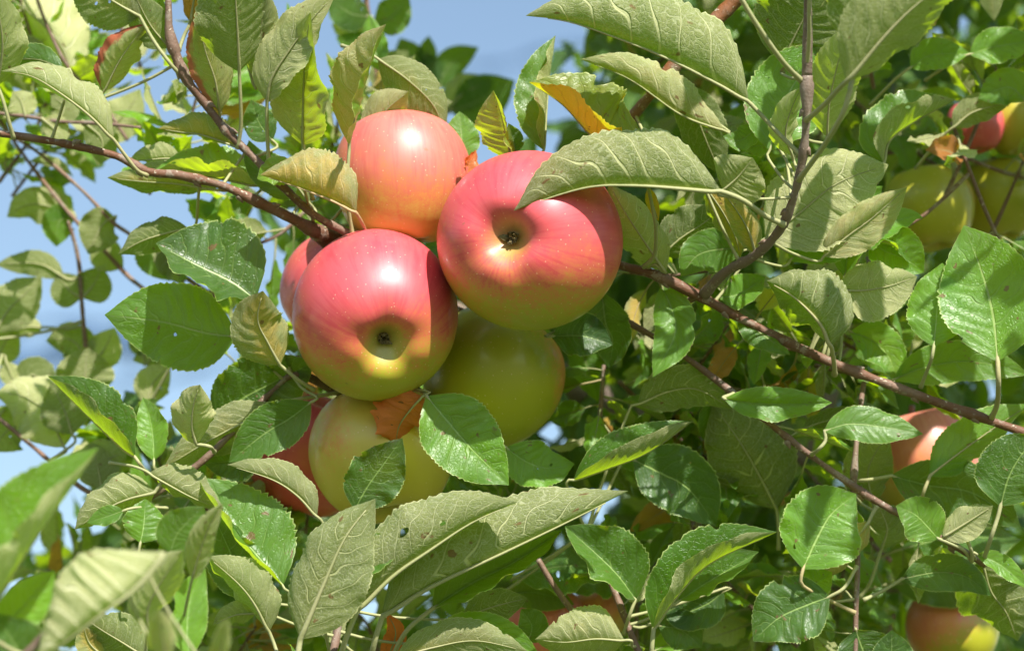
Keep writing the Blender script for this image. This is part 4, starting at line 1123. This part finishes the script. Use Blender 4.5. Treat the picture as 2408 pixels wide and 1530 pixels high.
bl(T2, -560, [(420, 560), (400, 600), (430, 670)], 40, (0, 0), (0, 0), 'd', .3)
bl(T2, -560, [(330, 560), (360, 600), (400, 660)], 44, (0, 0), (0, 0), 'u', .4)
bl(T4, -420, [(140, 286), (150, 250), (120, 225)], 36, (0, 0), (0, 0), 'd', .4)
bl(T4, -420, [(60, 276), (50, 240), (30, 215)], 36, (0, 0), (0, -30), 'd', .9)
bl(T4, -420, [(200, 290), (240, 330), (230, 390)], 40, (0, 0), (0, 0), 'd', .2)
bl(T4, -400, [(100, 280), (130, 310), (110, 340)], 36, (0, 0), (0, -30), 'd', .9)
bl(T7, -1300, [(985, 168), (960, 130), (940, 90)], 36, (0, 0), (0, 0), 'u', .0)
bl(T7, -1300, [(985, 168), (1000, 140), (1008, 85)], 26, (0, 30), (0, 0), 'u', .0)
bl(T7, -1300, [(1030, 210), (1060, 150), (1125, 112)], 36, (0, 0), (0, 0), 'u', .1)
bl(T7, -1300, [(1005, 200), (1010, 160), (1005, 125)], 34, (0, 0), (0, 0), 'u', .0)
bl(T7, -1260, [(1050, 262), (1090, 220), (1160, 190)], 46, (0, -30), (0, -30), 'd', .6)
bl(T7, -1260, [(1060, 262), (1120, 240), (1210, 190)], 60, (0, 0), (0, 0), 'u', .1)
bl(T8, -900, [(880, 60), (920, 40), (960, -10)], 44, (0, 0), (0, 0), 'u', .3)
bl(T8, -900, [(870, 60), (830, 70), (780, 60)], 44, (0, -30), (0, -30), 'd', .9)
bl(T8, -900, [(878, 140), (850, 110), (790, 90)], 34, (0, 0), (0, 0), 'u', .5)
bl(T8, -900, [(885, 220), (920, 160), (960, 120)], 44, (0, 0), (0, 0), 'd', .2)
bl(T8, -880, [(885, 240), (930, 230), (1000, 260)], 60, (0, -20), (0, -20), 'd', .8)
bl(T8, -880, [(870, 40), (820, 30), (770, -10)], 44, (0, 0), (0, 0), 'u', .1)

MARKS = {
 'l': [(270, 140, 'the leaf with the red brown margin'), (110, 80, 'the soft pale leaf in the corner'), (400, 80, 'the swollen joint of the dark branch'), (560, 100, 'the big round leaf hanging from above'),
       (810, 200, 'the brownish leaf with a yellow tip'), (680, 180, 'the tall pale leaf pair'), (450, 300, 'the yellow rimmed leaf on the left branch'), (340, 400, 'the bent leaf stalk on the left branch'),
       (20, 230, 'the pale leaf cut off by the left edge'), (740, 420, 'the bronze leaf'), (140, 240, 'the long drooping leaf at the left'), (600, 380, 'the crossing of the two left branches'),
       (480, 100, 'the leaf with a wide dead margin'), (70, 330, 'the left end of the red brown branch'), (620, 280, 'the long stalk below the round leaf')],
 'b': [(240, 1200, 'the crinkled grey green leaf'), (230, 1390, 'the biggest soft grey leaf'), (60, 1250, 'the soft leaf rising at the left edge'), (450, 1280, 'the narrow folded pale leaf'), (580, 1230, 'the shiny toothed leaf'),
       (760, 1350, 'the tall shaded leaf with a pale stalk'), (1000, 1250, 'the first long pointed leaf'), (1250, 1250, 'the long pointed leaf with sun patches'), (440, 980, 'the beige furled leaf'), (220, 960, 'the dark leaf with a rolled pale edge'),
       (560, 1420, 'the leaf bent down beside the tall stalk'), (1120, 1480, 'the bright leaf at the bottom edge'), (300, 1500, 'the half yellow leaf at the bottom'), (870, 1100, 'the dark leaf on the shaded apple'), (640, 1140, 'the arched leaf by the dark red apple'), (90, 1470, 'the teal shaded leaf in the bottom corner')],
 'c': [(480, 620, 'the dark glossy leaf left of the fruit'), (400, 780, 'the leaf striped with shadows'), (620, 780, 'the yellowing round leaf'), (730, 620, 'the stubby spur'), (944, 424, 'the pale peach apple'), (884, 742, 'the front apple'),
       (1158, 888, 'the plain yellow green apple'), (700, 1000, 'the dark red apple'), (1000, 1000, 'the dry orange leaf'), (560, 950, 'the broad dark leaf low on the left'), (1000, 640, 'the gap between the two facing apples'), (400, 560, 'the olive leaf over the dark glossy one'), (500, 480, 'the middle of the red brown branch')],
 'r': [(1500, 130, 'the long leaf along the top edge'), (1400, 260, 'the leaf with the orange rolled half'), (1600, 180, 'the orange brown branch stub'), (1600, 380, 'the long leaf over the rosy apple'), (1850, 230, 'the glossy white lit leaf'), (1980, 180, 'the pale upright leaf'),
       (2120, 60, 'the striped leaf at the top'), (2330, 110, 'the bright leaf at the top right edge'), (2150, 310, 'the curled leaf by the yellow apples'), (2190, 490, 'the sunlit yellow apple'), (2390, 290, 'the cut off yellow apple'), (1950, 450, 'the finely veined leaf beside the grey shoot'),
       (1960, 550, 'the bright leaf with a furled neighbour'), (2120, 600, 'the curled bright leaf'), (1490, 540, 'the felted leaf right of the rosy apple'), (1640, 540, 'the fork of the grey shoot'), (1580, 780, 'the small hanging bright leaf'), (1430, 790, 'the blue green leaf under the rosy apple'),
       (1760, 760, 'the long brown twig near its fork'), (1900, 700, 'the shaded cupped leaf'), (2060, 680, 'the leaf with a bright lower rim'), (2200, 720, 'the two toned upright leaf'), (2320, 700, 'the largest bright leaf at the right'), (2050, 880, 'the middle of the long brown twig'), (2270, 900, 'the broad leaf behind the long twig'),
       (1820, 940, 'the small curled leaf on the thin twig'), (2050, 1000, 'the half shaded oval leaf'), (2170, 1090, 'the sunlit peach apple'), (2300, 1020, 'the pale leaf crossing the right sky gap'), (1700, 1100, 'the big dull leaf with sun flecks'), (1590, 1150, 'the dark sharp pointed leaf'), (1480, 1060, 'the folded leaf right of the cluster'),
       (1380, 980, 'the small apple in deep shade'), (1440, 1310, 'the dark leaf with lit lower rim'), (1650, 1340, 'the folded pair of bright leaves'), (1930, 1260, 'the broad light green leaf'), (1860, 1440, 'the broad dark leaf with lit corner'), (2230, 1230, 'the winged leaf near the bare bud'), (2240, 1470, 'the apple flushed dull red'),
       (2330, 1400, 'the olive leaf below the bare bud'), (2240, 1180, 'the dark leaf under the peach apple'), (1360, 1470, 'the felted leaf at the bottom'), (2050, 1500, 'the dark leaves at the bottom right'), (2380, 1110, 'the dark leaf at the right edge'), (1660, 1500, 'the shaded leaves between the bottom stalks')]}

def mark_label(kind, x, y):
    """name a twig by the nearest thing in front of it that no other twig is named by"""
    m = min(MARKS[kind], key=lambda q: (q[0] - x) ** 2 + (q[1] - y) ** 2)
    MARKS[kind].remove(m)
    return 'blurred leafy twig just behind ' + m[2]

# leaves over the low apples further in; the wide hidden ones added as shade
bl(BB, -430, [(2120, 1290), (2240, 1262), (2400, 1268)], 120, (-60, -80), (60, 50), 'u', .1)
bl(BB, -520, [(2100, 1372), (2210, 1366), (2340, 1412)], 62, (-20, -40), (10, 0), 'u', .15)
bl(BG_, -250, [(1220, 1356), (1320, 1330), (1450, 1336)], 110, (-60, -80), (60, 50), 'u', .1)
bl(BG_, -300, [(1190, 1400), (1260, 1392), (1350, 1420)], 44, (-20, -40), (10, 0), 'u', .2)
bl(BG_, -380, [(1330, 1380), (1400, 1350), (1520, 1352)], 90, (-60, -80), (60, 50), 'u', .1)

# ------------------------------------------------------------------ the rest of the crown, further back
for q in range(11):
    r = np.random.default_rng(3000 + q)
    x, y, z = r.uniform(-60, 860), r.uniform(30, 480), r.uniform(-1100, -450)
    a = r.uniform(-2.6, -.4)
    ln = r.uniform(250, 420)
    leafy_twig(mark_label('l', x + math.cos(a) * ln * .5, y + math.sin(a) * ln * .5), 'leafy twigs behind the top left leaves', [(x, y, z), (x + math.cos(a) * ln * .5 + 20, y + math.sin(a) * ln * .5, z + 30), (x + math.cos(a) * ln, y + math.sin(a) * ln, z + 80)],
               [4.5, 4, 3], 22, 90, 160, 40 + q, .8, turned=.6)
for q in range(13):
    r = np.random.default_rng(3100 + q)
    x, y, z = r.uniform(-60, 1100), r.uniform(1000, 1600), r.uniform(-1000, -350)
    a = r.uniform(-2.6, -.4)
    ln = r.uniform(220, 380)
    leafy_twig(mark_label('b', x + math.cos(a) * ln * .5, y + math.sin(a) * ln * .5), 'leafy twigs behind the lower left leaves', [(x, y + 90, z), (x + math.cos(a) * ln * .5 + 20, y + 60 + math.sin(a) * ln * .3, z + 30), (x + math.cos(a) * ln, y + 40 + math.sin(a) * ln * .45, z + 80)],
               [4.5, 4, 3], 25, 90, 170, 80 + q, .6, turned=.4)
for q in range(10):
    r = np.random.default_rng(3150 + q)
    x, y, z = r.uniform(380, 1150), r.uniform(430, 1050), r.uniform(-1000, -480)
    a = r.uniform(-3.1, 3.1)
    ln = r.uniform(220, 330)
    leafy_twig(mark_label('c', x + math.cos(a) * ln * .5, y + math.sin(a) * ln * .5), 'leafy twigs behind the fruit', [(x, y, z), (x + math.cos(a) * ln * .5 + 20, y + math.sin(a) * ln * .3, z + 30), (x + math.cos(a) * ln, y + math.sin(a) * ln * .45, z + 80)],
               [4.5, 4, 3], 11, 100, 160, 180 + q, .45)
for q in range(30):
    r = np.random.default_rng(3200 + q)
    x, y, z = r.uniform(1330, 2480), r.uniform(-40, 1600), r.uniform(-1150, -260)
    a = r.uniform(-3.1, 3.1)
    ln = r.uniform(250, 420)
    leafy_twig(mark_label('r', x + math.cos(a) * ln * .5, y + math.sin(a) * ln * .5), 'leafy twigs in the crown on the right', [(x, y, z), (x + math.cos(a) * ln * .5, y + 20 + math.sin(a) * ln * .5, z + r.uniform(-40, 60)), (x + math.cos(a) * ln, y + math.sin(a) * ln, z + r.uniform(-100, 150))],
               [5.5, 5, 3.5], 23, 85, 165, 120 + q, .5, turned=.3)

for q in range(12):
    r = np.random.default_rng(3400 + q)
    x, y, z = r.uniform(1340, 2000), r.uniform(600, 1350), r.uniform(-480, -170)
    a = r.uniform(-3.1, 3.1)
    ln = r.uniform(200, 330)
    leafy_twig(mark_label('r', x + math.cos(a) * ln * .5, y + math.sin(a) * ln * .5), 'leafy twigs in the crown on the right', [(x, y, z), (x + math.cos(a) * ln * .5, y + 20 + math.sin(a) * ln * .5, z + r.uniform(-40, 20)), (x + math.cos(a) * ln, y + math.sin(a) * ln, z + r.uniform(-100, 20))],
               [5.5, 5, 3.5], 16, 90, 155, 320 + q, .5, turned=.3, back=.5)

# more leaves on the twigs in focus, on their far side
for br, f0, f1, n, sd in ((B4, .25, 1, 9, 1), (B5, .15, .95, 12, 2), (BB, .15, .95, 10, 3), (BG_, .1, .9, 9, 4), (BF, .1, .6, 4, 5)):
    r = np.random.default_rng(5000 + sd)
    Q = CURVES[br.name]
    for f in np.linspace(f0, f1, n):
        i = int(np.clip(f * 120 + r.normal(0, 2), 1, 119))
        c = campt(Q[i - 1:i + 2])
        T = unit(c[2] - c[0])
        p = c[1] + np.array([0, 0, -1.0]) * r.uniform(.008, .03)
        scatter_leaf(br, p, T, r.uniform(105, 165) * size_at(Q[i][2]), r, .45, .3, 1.0)

# ------------------------------------------------------------------ foliage too far back, or too far over the frame, to tell leaf from leaf
def leaf_mass(name, label, boxes, seed, tone, avoid=True):
    r = np.random.default_rng(seed)
    Vs, Fs, Us = [], [], []
    base = [proto_arrays(40 + i, 9, 2, 0)[:3] for i in range(6)]
    n0 = 0
    for (x0, x1, y0, y1, z0, z1, n, lo, hi) in boxes:
        for _ in range(n):
            x, y, z = r.uniform(x0, x1), r.uniform(y0, y1), r.uniform(z0, z1)
            if avoid and in_gap(x, y, 1.15 + .0001 * abs(z)):
                continue
            p = campt([(x, y, z)])[0]
            d = unit(r.standard_normal(3) + np.array([0, -.2, 0]))
            n = unit(r.standard_normal(3) * .7 + np.array(SUN_CAM))
            n = unit(n - d * n.dot(d)); yv = np.cross(n, d)
            V, F, uv = base[int(r.integers(6))]
            s = r.uniform(lo, hi) * size_at(z)
            Vs.append((V * s) @ np.stack([d, yv, n]) + p)
            Fs += [tuple(q + n0 for q in f) for f in F]
            Us.append(uv)
            n0 += len(V)
    V = to_world(np.vstack(Vs))
    o = place(name, V, Fs, LEAF, V.mean(0), None, np.vstack(Us))
    o.color = (.05, 0, tone, 0)
    put_rib(o.data, np.zeros(len(V)))
    tag(o, label, 'foliage', kind='stuff')
    return o
leaf_mass('far_foliage', 'dense far leaves of the crown behind the twigs, melting together',
          [(1350, 2500, -80, 1650, -2600, -1300, 1500, 110, 190), (300, 1400, 1050, 1650, -2600, -1200, 330, 110, 190), (700, 1450, 420, 1050, -2400, -1200, 260, 110, 190),
           (-80, 500, 1150, 1650, -2400, -1200, 110, 110, 190), (1500, 2500, -80, 1650, -5200, -2800, 900, 100, 170)], 5, .12)  # dark leaf tone stands in for the deep shade among far leaves
leaf_mass('overhead_foliage', 'leaves of the crown overhead that shade the inner twigs',
          [(1350, 3300, -900, -90, -1500, 60, 650, 150, 230), (2000, 3200, -1000, -120, 60, 800, 60, 150, 230), (300, 1500, -900, -200, -1300, -700, 160, 140, 220)], 6, .15, False)

# ------------------------------------------------------------------ hail netting bundled along its wires over the next orchard row
def netting():
    N = Nodes('hail_netting')
    tc = N.n('ShaderNodeTexCoord').outputs['Object']
    c = N.mix(N.noise(tc, 3, 3), (.03, .075, .17), (.06, .13, .26))
    return N.done(N.shade(.45, N.n('ShaderNodeBsdfTransparent').outputs[0], N.bsdf(c, .8, .2)))
NET = netting()
hn = bpy.data.objects.new('hail_net', None)
COL.objects.link(hn)
def net_pts(a, b):
    out = []
    for f in np.linspace(0, 1, 9):
        x, y = a[0] + (b[0] - a[0]) * f, a[1] + (b[1] - a[1]) * f + 10 * math.sin(f * 14 + a[1])
        out.append(np.array([(x - 1203.5), -(y - 765), -DIST / UNIT]) * UNIT / DIST * 14.0)
    return spline(np.array(out), 48)
first = True
for a, b, r in (((-150, 884), (620, 752), .085), ((-150, 798), (620, 716), .022), ((-150, 960), (620, 850), .02), ((900, 190), (1500, 92), .016)):
    C = net_pts(a, b)
    if first:
        hn.location = to_world(C[:1])[0]; hn['at'] = list(hn.location); first = False
    V, F = tube_arrays(C, r * (1 + .3 * np.sin(np.arange(49) * .7)), 10, .08)
    place('net_roll', to_world(V), F, NET, to_world(C[:1])[0], hn)
tag(hn, 'faint blue hail netting rolled along its wires against the sky', 'net')
